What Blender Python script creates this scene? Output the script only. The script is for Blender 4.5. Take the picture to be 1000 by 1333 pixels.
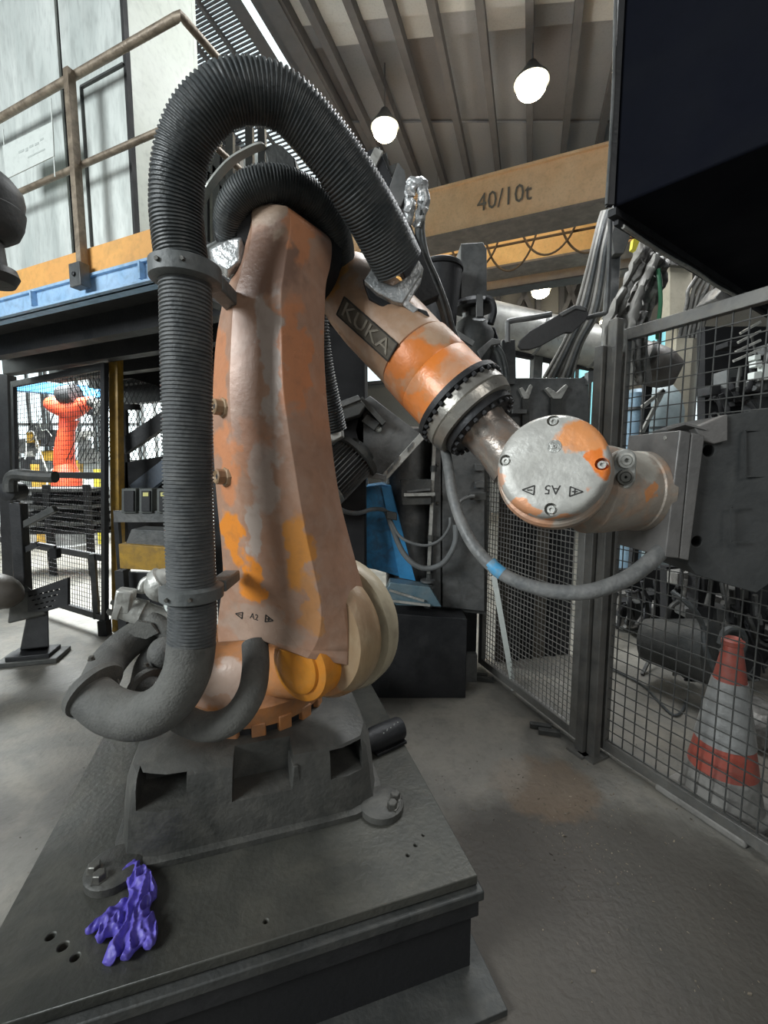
import bpy, bmesh, math, random
from mathutils import Vector, Matrix, noise
random.seed(7)
for o in list(bpy.data.objects): bpy.data.objects.remove(o)
C = bpy.context.scene.collection
V = Vector
# ------------------------------------------------------------------ camera
FPX = 560.0; TH = math.radians(6.0); CZ = 1.55
ct, st = math.cos(TH), math.sin(TH)
cam = bpy.data.cameras.new('camera'); camo = bpy.data.objects.new('camera', cam); C.objects.link(camo)
camo.location = (0, 0, CZ); camo.rotation_euler = (math.pi/2 - TH, 0, 0)
cam.sensor_fit = 'VERTICAL'; cam.sensor_height = 36.0; cam.sensor_width = 27.0
cam.lens = 36.0 * FPX / 1333.0; cam.clip_start = 0.02; cam.clip_end = 200
bpy.context.scene.camera = camo
vs = bpy.context.scene.view_settings
vs.view_transform = 'Standard'; vs.look = 'None'; vs.gamma = 1; vs.use_curve_mapping = False
vs.exposure = 0.0
# ------------------------------------------------------------------ world: even grey daylight of the open hall
w = bpy.data.worlds.new('hall_air'); bpy.context.scene.world = w; w.use_nodes = True
bg = w.node_tree.nodes['Background']; bg.inputs[0].default_value = (0.72, 0.82, 0.88, 1); bg.inputs[1].default_value = 0.24
def area(name, loc, aim, size, power, col=(1, 1, 1), sy=None):
    l = bpy.data.lights.new(name, 'AREA'); l.energy = power; l.color = col; l.size = size
    if sy: l.shape = 'RECTANGLE'; l.size_y = sy
    o = bpy.data.objects.new(name, l); C.objects.link(o); o.location = loc
    o.rotation_euler = (V(aim) - V(loc)).to_track_quat('-Z', 'Y').to_euler(); return o
# area lamps standing in for daylight from roof lights and hall sides
area('side_key', (-4.6, -1.5, 3.6), (-0.1, 1.6, 1.7), 2.4, 330, (0.92, 0.98, 1.0), 2.0)  # key lamp added as if from an unseen side opening, left behind the viewer
area('daylight_right', (2.4, -2.2, 4.0), (0.6, 2.0, 1.5), 1.6, 40, (1.0, 0.97, 0.92), 1.6)
area('daylight_cell', (0.9, 3.6, 5.6), (0.4, 3.4, 0.0), 1.6, 150, (0.95, 0.98, 1.0), 1.6)
area('gate_floor_fill', (-5.3, 6.9, 4.6), (-5.2, 6.6, 0.0), 2.4, 1800, (0.95, 1.0, 1.0), 2.4)  # added lamp that whitens the floor beyond the gate
area('daylight_right_bay', (3.6, 4.6, 5.6), (3.0, 3.8, 0.8), 1.6, 110, (0.95, 0.98, 1.0), 1.6)

# ------------------------------------------------------------------ picture geometry: points of the place seen at a pixel
def ray(px, py):
    xc = (px - 500) / FPX; yc = (666.5 - py) / FPX
    return V((xc, ct + yc * st, -st + yc * ct))
def P(px, py, Y):
    r = ray(px, py); return V((r.x * Y / r.y, Y, CZ + r.z * Y / r.y))
def F(px, py, z=0.0):
    r = ray(px, py); k = (z - CZ) / r.z; return V((r.x * k, r.y * k, z))
def W(px, py, p0, n):
    r = ray(px, py); o = V((0, 0, CZ)); k = (V(p0) - o).dot(V(n)) / r.dot(V(n)); return o + r * k
D1 = V((-0.917, 0.399, 0)); D2 = V((0.399, 0.917, 0)); UP = V((0, 0, 1))

# ------------------------------------------------------------------ materials
MATS = {}
def mk(name, c, c2=None, rough=0.6, metal=0.0, scale=6.0, bump=0.15, dust=None, dust_amt=0.35, blobs=(), emit=None, es=0, fine=60.0, thr=(0.35, 0.65), spec=0.5, stretch=None):
    if name in MATS: return MATS[name]
    m = bpy.data.materials.new(name); m.use_nodes = True; nt = m.node_tree; N = nt.nodes; L = nt.links
    b = N['Principled BSDF']; b.inputs['Roughness'].default_value = rough; b.inputs['Metallic'].default_value = metal
    b.inputs['Specular IOR Level'].default_value = spec
    tc = N.new('ShaderNodeTexCoord'); co = tc.outputs['Object']
    if stretch:
        mp = N.new('ShaderNodeMapping'); mp.inputs['Scale'].default_value = stretch; L.new(co, mp.inputs['Vector']); cs = mp.outputs['Vector']
    else: cs = co
    def nz(sc, det=5, dis=0.0, vec=None):
        n = N.new('ShaderNodeTexNoise'); n.inputs['Scale'].default_value = sc; n.inputs['Detail'].default_value = det
        n.inputs['Distortion'].default_value = dis; L.new(vec or cs, n.inputs['Vector']); return n.outputs['Fac']
    def mr(x, a, bb, t0=0.0, t1=1.0):
        r = N.new('ShaderNodeMapRange'); r.inputs['From Min'].default_value = a; r.inputs['From Max'].default_value = bb
        r.inputs['To Min'].default_value = t0; r.inputs['To Max'].default_value = t1; L.new(x, r.inputs['Value']); return r.outputs['Result']
    def mix(f, a, bcol):
        x = N.new('ShaderNodeMix'); x.data_type = 'RGBA'
        L.new(f, x.inputs['Factor'])
        for i, v in ((6, a), (7, bcol)):
            if isinstance(v, tuple): x.inputs[i].default_value = (*v, 1)
            else: L.new(v, x.inputs[i])
        return x.outputs[2]
    cur = c
    n1 = nz(scale, 6, 0.4)
    if c2: cur = mix(mr(n1, *thr), c, c2)
    if dust:
        cur = mix(mr(nz(scale * 2.7 + 1, 8, 0.8), 0.45, 0.75, 0.0, dust_amt), cur, dust)
    for (col, cen, rad, amt) in blobs:
        d = N.new('ShaderNodeVectorMath'); d.operation = 'DISTANCE'
        add = N.new('ShaderNodeVectorMath'); add.operation = 'ADD'
        nn = N.new('ShaderNodeTexNoise'); nn.inputs['Scale'].default_value = 13.0; nn.inputs['Detail'].default_value = 6; L.new(co, nn.inputs['Vector'])
        sc_ = N.new('ShaderNodeVectorMath'); sc_.operation = 'MULTIPLY_ADD'; L.new(nn.outputs['Color'], sc_.inputs[0]); sc_.inputs[1].default_value = (0.17,) * 3; sc_.inputs[2].default_value = (-0.085,) * 3
        L.new(co, add.inputs[0]); L.new(sc_.outputs[0], add.inputs[1])
        mp = N.new('ShaderNodeVectorMath'); mp.operation = 'SUBTRACT'; L.new(add.outputs[0], mp.inputs[0]); mp.inputs[1].default_value = cen
        dv = N.new('ShaderNodeVectorMath'); dv.operation = 'DIVIDE'; L.new(mp.outputs[0], dv.inputs[0]); dv.inputs[1].default_value = rad
        ln = N.new('ShaderNodeVectorMath'); ln.operation = 'LENGTH'; L.new(dv.outputs[0], ln.inputs[0])
        cur = mix(mr(ln.outputs['Value'], 0.85, 1.1, amt, 0.0), cur, col)
    if isinstance(cur, tuple): 
        cur = mix(mr(nz(fine * 0.3, 4), 0.3, 0.8, 0.0, 0.25), cur, tuple(v * 0.6 for v in cur))
    else:
        cur = mix(mr(nz(fine * 0.5, 4), 0.5, 0.8, 0.0, 0.3), cur, tuple(v * 0.45 for v in c))
    L.new(cur, b.inputs['Base Color'])
    L.new(mr(n1, 0.3, 0.7, max(rough - 0.12, 0.05), min(rough + 0.12, 1)), b.inputs['Roughness'])
    if bump:
        bp = N.new('ShaderNodeBump'); bp.inputs['Strength'].default_value = bump; bp.inputs['Distance'].default_value = 0.01
        L.new(nz(fine, 6, 0.2), bp.inputs['Height']); L.new(bp.outputs[0], b.inputs['Normal'])
    if emit:
        b.inputs['Emission Color'].default_value = (*emit, 1); b.inputs['Emission Strength'].default_value = es
    MATS[name] = m; return m
soot = mk('sooty_steel', (.045, .048, .047), (.085, .085, .08), .6, .3, 5, .25, (.12, .115, .1), .4)
soot2 = mk('black_steel', (.016, .017, .019), (.03, .03, .032), .55, .2, 5, .2, (.05, .05, .05), .3)
gsteel = mk('grey_steel', (.11, .115, .115), (.19, .19, .185), .5, .45, 5, .2, (.06, .06, .055), .5)
fsteel = mk('fence_steel', (.13, .13, .125), (.2, .195, .18), .5, .5, 8, .2, (.2, .17, .13), .3)
lsteel = mk('pale_worn_metal', (.42, .42, .39), (.55, .54, .50), .42, .35, 7, .3, (.16, .15, .13), .7)
rubber2 = mk('dusty_ribbed_rubber', (.075, .08, .082), (.12, .125, .125), .6, 0, 9, .35, (.18, .18, .17), .5)
rubber = mk('black_hose_rubber', (.042, .048, .05), (.075, .08, .08), .5, 0, 9, .35, (.13, .13, .12), .45)
dusty = mk('dusty_smooth_hose', (.085, .085, .08), (.14, .138, .125), .75, 0, 5, .35, (.2, .195, .18), .4, fine=140)
plastic = mk('grey_clamp_plastic', (.10, .11, .11), (.16, .165, .16), .55, 0, 9, .25, (.2, .2, .19), .4)
cast = mk('dirty_casting', (.042, .043, .039), (.092, .09, .082), .55, .15, 3.2, .3, (.2, .19, .165), .35, thr=(.3, .7))
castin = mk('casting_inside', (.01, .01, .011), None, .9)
plate = mk('oily_plate', (.040, .041, .036), (.080, .079, .068), .48, .2, 2.2, .25, (.15, .14, .11), .3, thr=(.3, .7))
bolt_m = mk('dull_bolt', (.16, .155, .14), (.08, .078, .07), .45, .6, 20, .2)
conc = mk('dirty_shaded_concrete', (.10, .094, .08), (.235, .225, .2), .62, 0, 1.1, .5, (.29, .26, .21), .55, fine=40, thr=(.35, .68), blobs=(
    ((.055, .046, .037), (.70, 1.15 - 4, 0), (.80, .75, 1), .85), ((.15, .10, .06), (.78, 1.95 - 4, 0), (.25, .22, 1), .65), ((.30, .28, .24), (.45, 2.35 - 4, 0), (.35, .5, 1), .45), ((.06, .055, .046), (1.15, 1.35 - 4, 0), (.35, .5, 1), .6)))  # dark blobs paint the light falling off near the viewer; brown one is rust
cream = mk('cream_streaked_panel', (.60, .65, .62), (.80, .84, .80), .4, .1, 2.0, .1, (.34, .36, .34), .5, stretch=(2.2, 2.2, .5))
cream2 = mk('plain_cream_panel', (.60, .64, .55), (.68, .72, .63), .55, 0, 1.5, .05, (.45, .47, .4), .4)
seam_m = mk('dark_seam', (.03, .03, .03), None, .8)
rust = mk('rusty_rail', (.21, .165, .12), (.33, .27, .2), .5, .3, 12, .3, (.09, .07, .05), .6)
yel = mk('ochre_paint', (.90, .47, .14), (.82, .41, .12), .5, 0, 4, .1, (.4, .24, .1), .35)
yel2 = mk('dirty_yellow_paint', (.46, .27, .035), (.33, .19, .03), .5, 0, 6, .2, (.13, .09, .04), .6)
lblue = mk('pale_blue_paint', (.33, .55, .80), (.42, .62, .85), .5, 0, 6, .15, (.15, .22, .3), .4)
blue = mk('blue_machine_paint', (.035, .20, .42), (.05, .27, .52), .42, .1, 5, .2, (.05, .07, .09), .75)
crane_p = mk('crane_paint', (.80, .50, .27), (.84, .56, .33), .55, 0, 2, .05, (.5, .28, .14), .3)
crane_y = mk('crane_yellow', (.88, .56, .22), (.82, .48, .18), .55, 0, 2, .05, (.5, .3, .1), .3)
ceil_m = mk('ceiling_sheet', (.20, .212, .235), (.235, .245, .265), .7, 0, 1, .1)
ceil_l = mk('ceiling_sheet_light', (.36, .37, .37), (.42, .43, .43), .7, 0, 1, .1)
ceil_d = mk('ceiling_sheet_dark', (.13, .13, .14), (.16, .16, .17), .7, 0, 1, .1)
rib_m = mk('ceiling_rib_paint', (.07, .07, .075), None, .7)
sky_m = mk('daylight_pane', (.8, .85, .85), None, .5, emit=(.80, .95, 1.0), es=1.1, bump=0)
sky_c = mk('cyan_daylight_pane', (.3, .7, .75), None, .5, emit=(.35, .85, .95), es=.8, bump=0)
lamp_m = mk('lamp_glass', (1, .95, .8), None, .5, emit=(1, .88, .62), es=45, bump=0)
red_p = mk('red_robot_paint', (.75, .09, .03), (.62, .06, .03), .45, 0, 5, .1, (.3, .05, .03), .3)
cone_r = mk('cone_orange_red', (.42, .085, .055), (.30, .075, .055), .5, 0, 9, .1, (.18, .12, .1), .5)
cone_w = mk('cone_sleeve', (.40, .40, .39), (.28, .28, .27), .35, .2, 12, .15, (.25, .25, .24), .5)
cone_b = mk('cone_grey_base', (.2, .19, .175), (.27, .26, .24), .7, 0, 9, .2, (.1, .1, .09), .5)
cblk = mk('dark_cabinet', (.003, .004, .008), (.004, .005, .010), .8, 0, 3, .05, spec=.12)
glove_m = mk('purple_nitrile', (.09, .07, .42), (.14, .11, .54), .42, 0, 14, .3, (.24, .2, .66), .5)
yel_hi = mk('bright_yellow_tag', (.7, .6, .06), None, .5)
white_p = mk('white_plate', (.72, .76, .72), (.66, .7, .66), .45, 0, 6, .05)
tan_m = mk('tan_covers', (.40, .34, .24), (.5, .43, .3), .5, .05, 3, .15, (.25, .2, .14), .5)
silver_f = mk('bright_foil_metal', (.62, .63, .63), (.42, .43, .43), .35, .5, 16, .9, (.2, .2, .2), .5, fine=35)
tool_m = mk('tool_plate_steel', (.16, .155, .15), (.22, .21, .20), .5, .4, 5, .15, (.11, .1, .09), .4)
toolb = mk('tool_box_black', (.040, .042, .042), (.055, .056, .055), .6, .1, 4, .15, (.09, .09, .085), .3)
mirror_b = mk('disc_black', (.035, .034, .035), (.05, .05, .05), .6, 0, 5, .2)
duct_m = mk('duct_metal', (.33, .33, .31), (.44, .43, .40), .38, .5, 4, .1, (.2, .19, .17), .4)
hulk = mk('hulk_metal', (.17, .165, .155), (.33, .32, .3), .5, .4, 9, .5, (.07, .065, .06), .7)
green_m = mk('green_hose', (.05, .2, .1), None, .5)
beige = mk('beige_column', (.5, .46, .36), (.4, .36, .28), .6, 0, 5, .1)
tankm = mk('pale_tank', (.38, .45, .46), (.3, .37, .38), .5, 0, 3, .1, (.2, .24, .25), .4)
ink = mk('black_ink', (.03, .028, .025), None, .7, bump=0)
kplate = mk('name_plate_recess', (.10, .085, .065), (.15, .13, .1), .5, .3, 15, .2)
kletter = mk('name_plate_letters', (.36, .33, .27), (.28, .25, .2), .4, .5, 15, .2)

# ------------------------------------------------------------------ mesh building
class MB:
    def __init__(s): s.v = []; s.f = []
    def add(s, vs_, fs): 
        n = len(s.v); s.v += [V(x) for x in vs_]; s.f += [tuple(i + n for i in f) for f in fs]; return s
    def hexa(s, a, b, c, d, e, f, g, h):      # a b c d one face, e f g h the opposite one
        return s.add([a, b, c, d, e, f, g, h], [(0, 1, 2, 3), (7, 6, 5, 4), (0, 4, 5, 1), (1, 5, 6, 2), (2, 6, 7, 3), (3, 7, 4, 0)])
    def prism(s, poly, ext):
        n = len(poly); ext = V(ext); poly = [V(p) for p in poly]
        return s.add(poly + [p + ext for p in poly], [tuple(range(n)), tuple(range(2 * n - 1, n - 1, -1))] + [(i, i + n, (i + 1) % n + n, (i + 1) % n) for i in range(n)])
    def box(s, c, sx, sy, sz, ux=V((1, 0, 0)), uy=V((0, 1, 0)), uz=UP):
        c = V(c); x, y, z = V(ux).normalized() * sx / 2, V(uy).normalized() * sy / 2, V(uz).normalized() * sz / 2
        return s.hexa(c - x - y - z, c + x - y - z, c + x + y - z, c - x + y - z, c - x - y + z, c + x - y + z, c + x + y + z, c - x + y + z)
    def bar(s, a, b, wdt, hgt=None, up=UP):
        a, b = V(a), V(b); d = (b - a); hgt = hgt or wdt
        u = V(up); 
        if abs(d.normalized().dot(u)) > .98: u = V((1, 0, 0))
        side = d.cross(u).normalized(); u2 = side.cross(d).normalized()
        return s.box((a + b) / 2, d.length, wdt, hgt, d, side, u2)
    def rings(s, rs, cap=True):
        k = len(rs[0]); n = len(s.v)
        for r in rs: s.v += [V(p) for p in r]
        for i in range(len(rs) - 1):
            for j in range(k):
                j2 = (j + 1) % k
                s.f.append((n + i * k + j, n + i * k + j2, n + (i + 1) * k + j2, n + (i + 1) * k + j))
        if cap:
            s.f.append(tuple(n + j for j in reversed(range(k)))); s.f.append(tuple(n + (len(rs) - 1) * k + j for j in range(k)))
        return s
    def lathe(s, o, axis, prof, seg=32, cap=True, ref=None):
        o = V(o); a = V(axis).normalized(); r0 = V(ref) if ref else (UP if abs(a.z) < .9 else V((1, 0, 0)))
        e1 = (r0 - a * r0.dot(a)).normalized(); e2 = a.cross(e1)
        rs = [[o + a * t + (e1 * math.cos(2 * math.pi * j / seg) + e2 * math.sin(2 * math.pi * j / seg)) * max(r, 1e-4) for j in range(seg)] for t, r in prof]
        return s.rings(rs, cap)
    def tube(s, pts, r, seg=10, sub=6, ribs=None, closed=False, flat=1.0):
        pts = [V(p) for p in pts]; n = len(pts)
        rr = r if isinstance(r, (list, tuple)) else [r] * n
        path = []
        def cr(a, b, c, d, t): return ((2 * b) + (c - a) * t + (2 * a - 5 * b + 4 * c - d) * t * t + (3 * b - a - 3 * c + d) * t ** 3) * .5
        for i in range(n - 1):
            a, b, c, d = pts[max(i - 1, 0)], pts[i], pts[i + 1], pts[min(i + 2, n - 1)]
            for k in range(sub):
                t = k / sub; path.append((cr(a, b, c, d, t), rr[i] + (rr[i + 1] - rr[i]) * t))
        path.append((pts[-1], rr[-1]))
        if ribs:                               # resample evenly; every ring group is a raised corrugation
            pitch = ribs; L = [0]
            for i in range(1, len(path)): L.append(L[-1] + (path[i][0] - path[i - 1][0]).length)
            m = int(L[-1] / pitch) * 4; out = []; j = 0
            for q in range(m + 1):
                d = L[-1] * q / m
                while j < len(L) - 2 and L[j + 1] < d: j += 1
                t = (d - L[j]) / max(L[j + 1] - L[j], 1e-9)
                out.append((path[j][0].lerp(path[j + 1][0], t), (path[j][1] + (path[j + 1][1] - path[j][1]) * t) * (1.0 if q % 4 in (0, 1) else 1 - pitch * .55 / path[j][1] * .8)))
            path = out
        T = []
        for i in range(len(path)):
            a = path[max(i - 1, 0)][0]; b = path[min(i + 1, len(path) - 1)][0]; T.append((b - a).normalized())
        u = T[0].orthogonal().normalized(); rs = []
        for i, (p, rad) in enumerate(path):
            u = (u - T[i] * u.dot(T[i])).normalized(); v = T[i].cross(u)
            rs.append([p + (u * math.cos(2 * math.pi * k / seg) + v * math.sin(2 * math.pi * k / seg) * flat) * rad for k in range(seg)])
        return s.rings(rs)
    def ball(s, c, r, seg=16, rg=10, sc=(1, 1, 1)):
        c = V(c); prof = []
        return s.rings([[c + V((math.sin(math.pi * (i + .02) / (rg + .04)) * math.cos(2 * math.pi * j / seg) * r * sc[0], math.sin(math.pi * (i + .02) / (rg + .04)) * math.sin(2 * math.pi * j / seg) * r * sc[1], -math.cos(math.pi * (i + .02) / (rg + .04)) * r * sc[2])) for j in range(seg)] for i in range(rg + 1)])
    def hexbolt(s, p, n, r, h):
        return s.lathe(p, n, [(-.002, r * 1.35), (h * .15, r * 1.35), (h * .16, r), (h * .9, r), (h, r * .85)], 6)
ORG = {}
def empty(name, loc, label, cat, group=None):
    o = bpy.data.objects.new(name, None); C.objects.link(o); o.location = loc; o.empty_display_size = .1
    o['label'] = label; o['category'] = cat
    if group: o['group'] = group
    ORG[o] = V(loc); return o
def obj(name, mb, m, parent=None, label=None, cat=None, group=None, kind=None, bev=0, ang=35, recalc=True, sub=0):
    base = ORG[parent] if parent else None
    if base is None:
        lo = [min(v[i] for v in mb.v) for i in range(3)]; hi = [max(v[i] for v in mb.v) for i in range(3)]
        base = V(((lo[0] + hi[0]) / 2, (lo[1] + hi[1]) / 2, lo[2]))
    me = bpy.data.meshes.new(name); me.from_pydata([v - base for v in mb.v], [], mb.f); me.update()
    if recalc:
        bm = bmesh.new(); bm.from_mesh(me); bmesh.ops.recalc_face_normals(bm, faces=bm.faces); bm.to_mesh(me); bm.free()
    me.shade_smooth(); me.set_sharp_from_angle(angle=math.radians(ang))
    me.materials.append(m)
    o = bpy.data.objects.new(name, me); C.objects.link(o)
    if parent: o.parent = parent
    else: o.location = base
    ORG[o] = base
    if bev:
        b = o.modifiers.new('bevel', 'BEVEL'); b.width = bev; b.segments = 2; b.limit_method = 'ANGLE'; b.angle_limit = math.radians(40)
    if sub:
        b = o.modifiers.new('sub', 'SUBSURF'); b.levels = sub; b.render_levels = sub
    if label: o['label'] = label
    if cat: o['category'] = cat
    if group: o['group'] = group
    if kind: o['kind'] = kind
    return o
def inst(src, parent, loc):                     # a copy of a piece sharing its mesh, moved by loc inside its parent
    c = src.copy(); C.objects.link(c); c.parent = parent; c.location = V(src.location) + V(loc); ORG[c] = ORG.get(parent, V((0, 0, 0))); return c
def struct(name, mb, m, parent=None, **k): return obj(name, mb, m, parent, kind='structure' if not parent else None, **k)
def text(name, s, org, right, up, h, depth, m, parent=None, align='CENTER', xs=1.0, **k):
    cu = bpy.data.curves.new(name, 'FONT'); cu.body = s; cu.size = 1; cu.align_x = align; cu.align_y = 'CENTER'; cu.extrude = depth / 2 / h; cu.resolution_u = 2
    t = bpy.data.objects.new(name, cu); C.objects.link(t); dg = bpy.context.evaluated_depsgraph_get()
    me = t.evaluated_get(dg).to_mesh(); R = V(right).normalized(); U = V(up).normalized(); Nn = R.cross(U)
    mb = MB(); mb.add([V(org) + R * v.co.x * h * xs + U * v.co.y * h + Nn * v.co.z * h for v in me.vertices], [tuple(p.vertices) for p in me.polygons])
    bpy.data.objects.remove(t)
    return obj(name, mb, m, parent, ang=20, **k)
def cut(o, cutter_mb):                          # real openings: boolean, applied at once
    c = obj('cutter', cutter_mb, castin); md = o.modifiers.new('cut', 'BOOLEAN'); md.operation = 'DIFFERENCE'; md.object = c; md.solver = 'EXACT'
    dg = bpy.context.evaluated_depsgraph_get(); me = bpy.data.meshes.new_from_object(o.evaluated_get(dg)); o.modifiers.clear(); o.data = me
    me.set_sharp_from_angle(angle=math.radians(35)); bpy.data.objects.remove(c)
def S(mb, pts, Y, dep=.1, ext=None):
    return mb.prism([P(p[0], p[1], p[2] if len(p) > 2 else Y) for p in pts], ext or (0, dep, 0))
def T(mb, pts, r, seg=8, sub=6, **k):
    return mb.tube([P(*p) for p in pts], r, seg, sub, **k)
# ================================================================== the setting
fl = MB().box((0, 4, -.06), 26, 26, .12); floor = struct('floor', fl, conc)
# ---- roof: sheets between ribs running down the hall
CEI = 9.0
def rx(x0, y): return x0 + (690 - x0) * y / 608.0
ceiling = struct('ceiling', MB().box((3, 7, 9.35), 34, 34, .1), ceil_d)
xs = [371, 404, 458, 510, 564, 626, 690, 754, 818, 882, 950, 1020, 1100]
b1 = lambda x: 67 - (x - 385) * .086
for i in range(len(xs) - 1):
    xa, xb = xs[i], xs[i + 1]
    def q(y0, y1, z, m):
        pa = F(rx(xa, y0(xa)), y0(xa), CEI), F(rx(xb, y0(xb)), y0(xb), CEI), F(rx(xb, y1(xb)), y1(xb), CEI), F(rx(xa, y1(xa)), y1(xa), CEI)
        mb = MB().prism([p + V((0, 0, z)) for p in pa], (0, 0, .04)); obj('ceiling_panel', mb, m, ceiling)
    q(lambda x: -260, lambda x: b1(x) - 34, .0, ceil_l)
    q(lambda x: b1(x) - 36, b1, .06, ceil_l if i % 2 else ceil_m)
    q(lambda x: b1(x) - 1, lambda x: 168, .16, ceil_m if (i * 7) % 3 else ceil_d)
    q(lambda x: 166, lambda x: 330, .1, ceil_m)
    a, b = F(rx(xa, -260), -260, CEI), F(rx(xa, 330), 330, CEI)
    obj('roof_rib', MB().bar(a - UP * .1, b - UP * .1, .13, .22), rib_m, ceiling)
# ---- glazed roof strip on the left with slats, and the dark beams beside it
DR = (F(rx(404, 300), 300, CEI) - F(404, 0, CEI)).normalized()
def along(x0, x1, y0, y1, z, h, m, nm):
    a0, a1, c1, c0 = F(rx(x0, y0), y0, CEI), F(rx(x1, y0), y0, CEI), F(rx(x1, y1), y1, CEI), F(rx(x0, y1), y1, CEI)
    return obj(nm, MB().prism([p + UP * z for p in (a0, a1, c1, c0)], (0, 0, h)), m, ceiling)
along(150, 300, -250, 300, .03, .03, sky_m, 'roof_light_pane')
along(299, 322, -250, 300, -.10, .15, rib_m, 'roof_beam')
along(320, 333, -250, 300, -.11, .03, sky_m, 'roof_light_pane')
along(332, 347, -250, 300, -.12, .2, rib_m, 'roof_beam')
along(347, 351, -250, 300, -.02, .03, ceil_l, 'roof_gutter')
along(350, 373, -250, 300, -.25, .3, rib_m, 'roof_beam')
sl = MB()
for k in range(70):
    y = -40 + k * 5.2; p = F(rx(299, y), y, CEI) - UP * .04
    sl.bar(p, p + D1 * 3.2, .028, .03)
for x in (215, 262): sl.bar(F(rx(x, -200), -200, CEI) - UP * .1, F(rx(x, 250), 250, CEI) - UP * .1, .06, .06)
obj('roof_light_slats', sl, rib_m, ceiling, kind='stuff')
for y in (10, 36, 60, 84, 106, 128):
    p = F(rx(321, y), y, CEI) - UP * .05; obj('cross_tie', MB().bar(p - D1 * -.1, p - D1 * .6, .06, .05), rib_m, ceiling)
# ---- far wall with window strip and bracing
W0 = P(650, 400, 14.5)
def wall_pt(px, py, off=0): return W(px, py, W0 - D2 * off, D2)
wb = MB(); a, b = W0 + D1 * 16, W0 - D1 * 12; a.z = b.z = 0
wb.prism([a, b, b + UP * 9.3, a + UP * 9.3], D2 * .2); wall_back = struct('wall_back', wb, mk('hall_wall', (.15, .145, .135), (.19, .185, .17), .7, 0, .8, .1))
def wquad(x0, y0, x1, y1, off=.05, dep=.06):
    z1, z0 = wall_pt(x0, y0, off).z, wall_pt(x0, y1, off).z; A, B = wall_pt(x0, y0, off), wall_pt(x1, y0, off); mb = MB()
    return mb.prism([V((A.x, A.y, z0)), V((B.x, B.y, z0)), V((B.x, B.y, z1)), V((A.x, A.y, z1))], D2 * dep)
for n, (x0, y0, x1, y1, m) in enumerate([(592, 455, 640, 500, sky_m), (644, 455, 716, 500, sky_m), (720, 452, 745, 500, sky_c), (748, 452, 800, 560, sky_c), (812, 425, 880, 470, sky_c), (912, 440, 925, 560, sky_m), (470, 470, 588, 500, sky_m)]):
    wf = struct('window_%d' % (n + 1), wquad(x0, y0, x1, y1), m)
    a, b = wall_pt(x0, y1, .1), wall_pt(x1, y1, .1); t = wall_pt(x0, y0, .1).z
    fm = MB(); fm.bar(a, V((b.x, b.y, a.z)), .12); fm.bar(V((a.x, a.y, t)), V((b.x, b.y, t)), .12)
    for k in range(4):
        p = a.lerp(b, k / 3); fm.bar(V((p.x, p.y, a.z)), V((p.x, p.y, t)), .08)
    obj('window_frame', fm, rib_m, wf)
tm = MB()
for x0, y0, x1, y1 in [(640, 345, 655, 420), (665, 345, 700, 420), (700, 345, 665, 420), (700, 345, 700, 425), (728, 345, 760, 420), (760, 345, 728, 420), (731, 340, 731, 420), (770, 345, 770, 420), (640, 345, 800, 338), (630, 422, 800, 428)]:
    tm.bar(wall_pt(x0, y0, .3), wall_pt(x1, y1, .3), .13)
struct('trim_1', tm, rib_m)
# ---- wall beyond the gate on the left
wl = MB().box((-8.5, 11.2, 4.6), 12, .2, 9.2); wall_left = struct('wall_left', wl, mk('far_white_wall', (.5, .52, .52), (.6, .62, .6), .6, 0, .7, .1))
n = 8
for x0, x1 in ((-70, -10), (-4, 52), (58, 118), (124, 176), (182, 232)):
    wq = MB(); A, B = P(x0, 455, 11.05), P(x1, 455, 11.05); z0 = P(x0, 600, 11.05).z
    wq.box(((A.x + B.x) / 2, 11.05, (A.z + z0) / 2), B.x - A.x, .05, A.z - z0)
    wn = struct('window_%d' % n, wq, sky_m); n += 1
    fm = MB()
    for k in range(4): fm.box((A.x + (B.x - A.x) * k / 3, 11.0, (A.z + z0) / 2), .06, .06, A.z - z0)
    for k in range(4): fm.box(((A.x + B.x) / 2, 11.0, z0 + (A.z - z0) * k / 3), B.x - A.x, .06, .06)
    obj('window_frame', fm, gsteel, wn)

# ================================================================== raised platform, left
RP = V((-1.0, 2.36, 3.0))
def R_(px, py, off=0.0): return W(px, py, RP + D2 * off, D2)
cor = R_(235, 22); LX = cor + D1 * 3.4
zt = R_(98, 98).z; zm = R_(104, 216).z; zk1 = R_(100, 328).z; zk0 = R_(100, 362).z; zb = R_(100, 392).z
def at(p, z): return V((p.x, p.y, z))
plat = empty('raised_platform', at(cor + D1 * 1.5 + D2 * .8, zb), 'raised walkway platform with ochre edge board and pale blue beam, left of the robot', 'platform')
c0, c1 = at(cor, 0), at(cor + D1 * 3.4, 0)
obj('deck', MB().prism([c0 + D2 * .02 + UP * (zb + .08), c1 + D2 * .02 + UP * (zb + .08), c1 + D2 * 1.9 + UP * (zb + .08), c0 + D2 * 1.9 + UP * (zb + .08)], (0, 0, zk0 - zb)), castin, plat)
obj('edge_board', MB().prism([c0 + UP * zk0, c1 + UP * zk0, c1 + UP * zk1, c0 + UP * zk1], D2 * .02), yel, plat)
eb = MB().prism([c0 + UP * zb, c1 + UP * zb, c1 + UP * (zk0 - .012), c0 + UP * (zk0 - .012)], D2 * .015)
eb.prism([c0 + UP * zb - D2 * .03, c1 + UP * zb - D2 * .03, c1 + UP * (zb + .012) - D2 * .03, c0 + UP * (zb + .012) - D2 * .03], D2 * .1)
eb.prism([c0 + UP * (zk0 - .02) - D2 * .02, c1 + UP * (zk0 - .02) - D2 * .02, c1 + UP * (zk0 - .005) - D2 * .02, c0 + UP * (zk0 - .005) - D2 * .02], D2 * .1)
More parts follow.
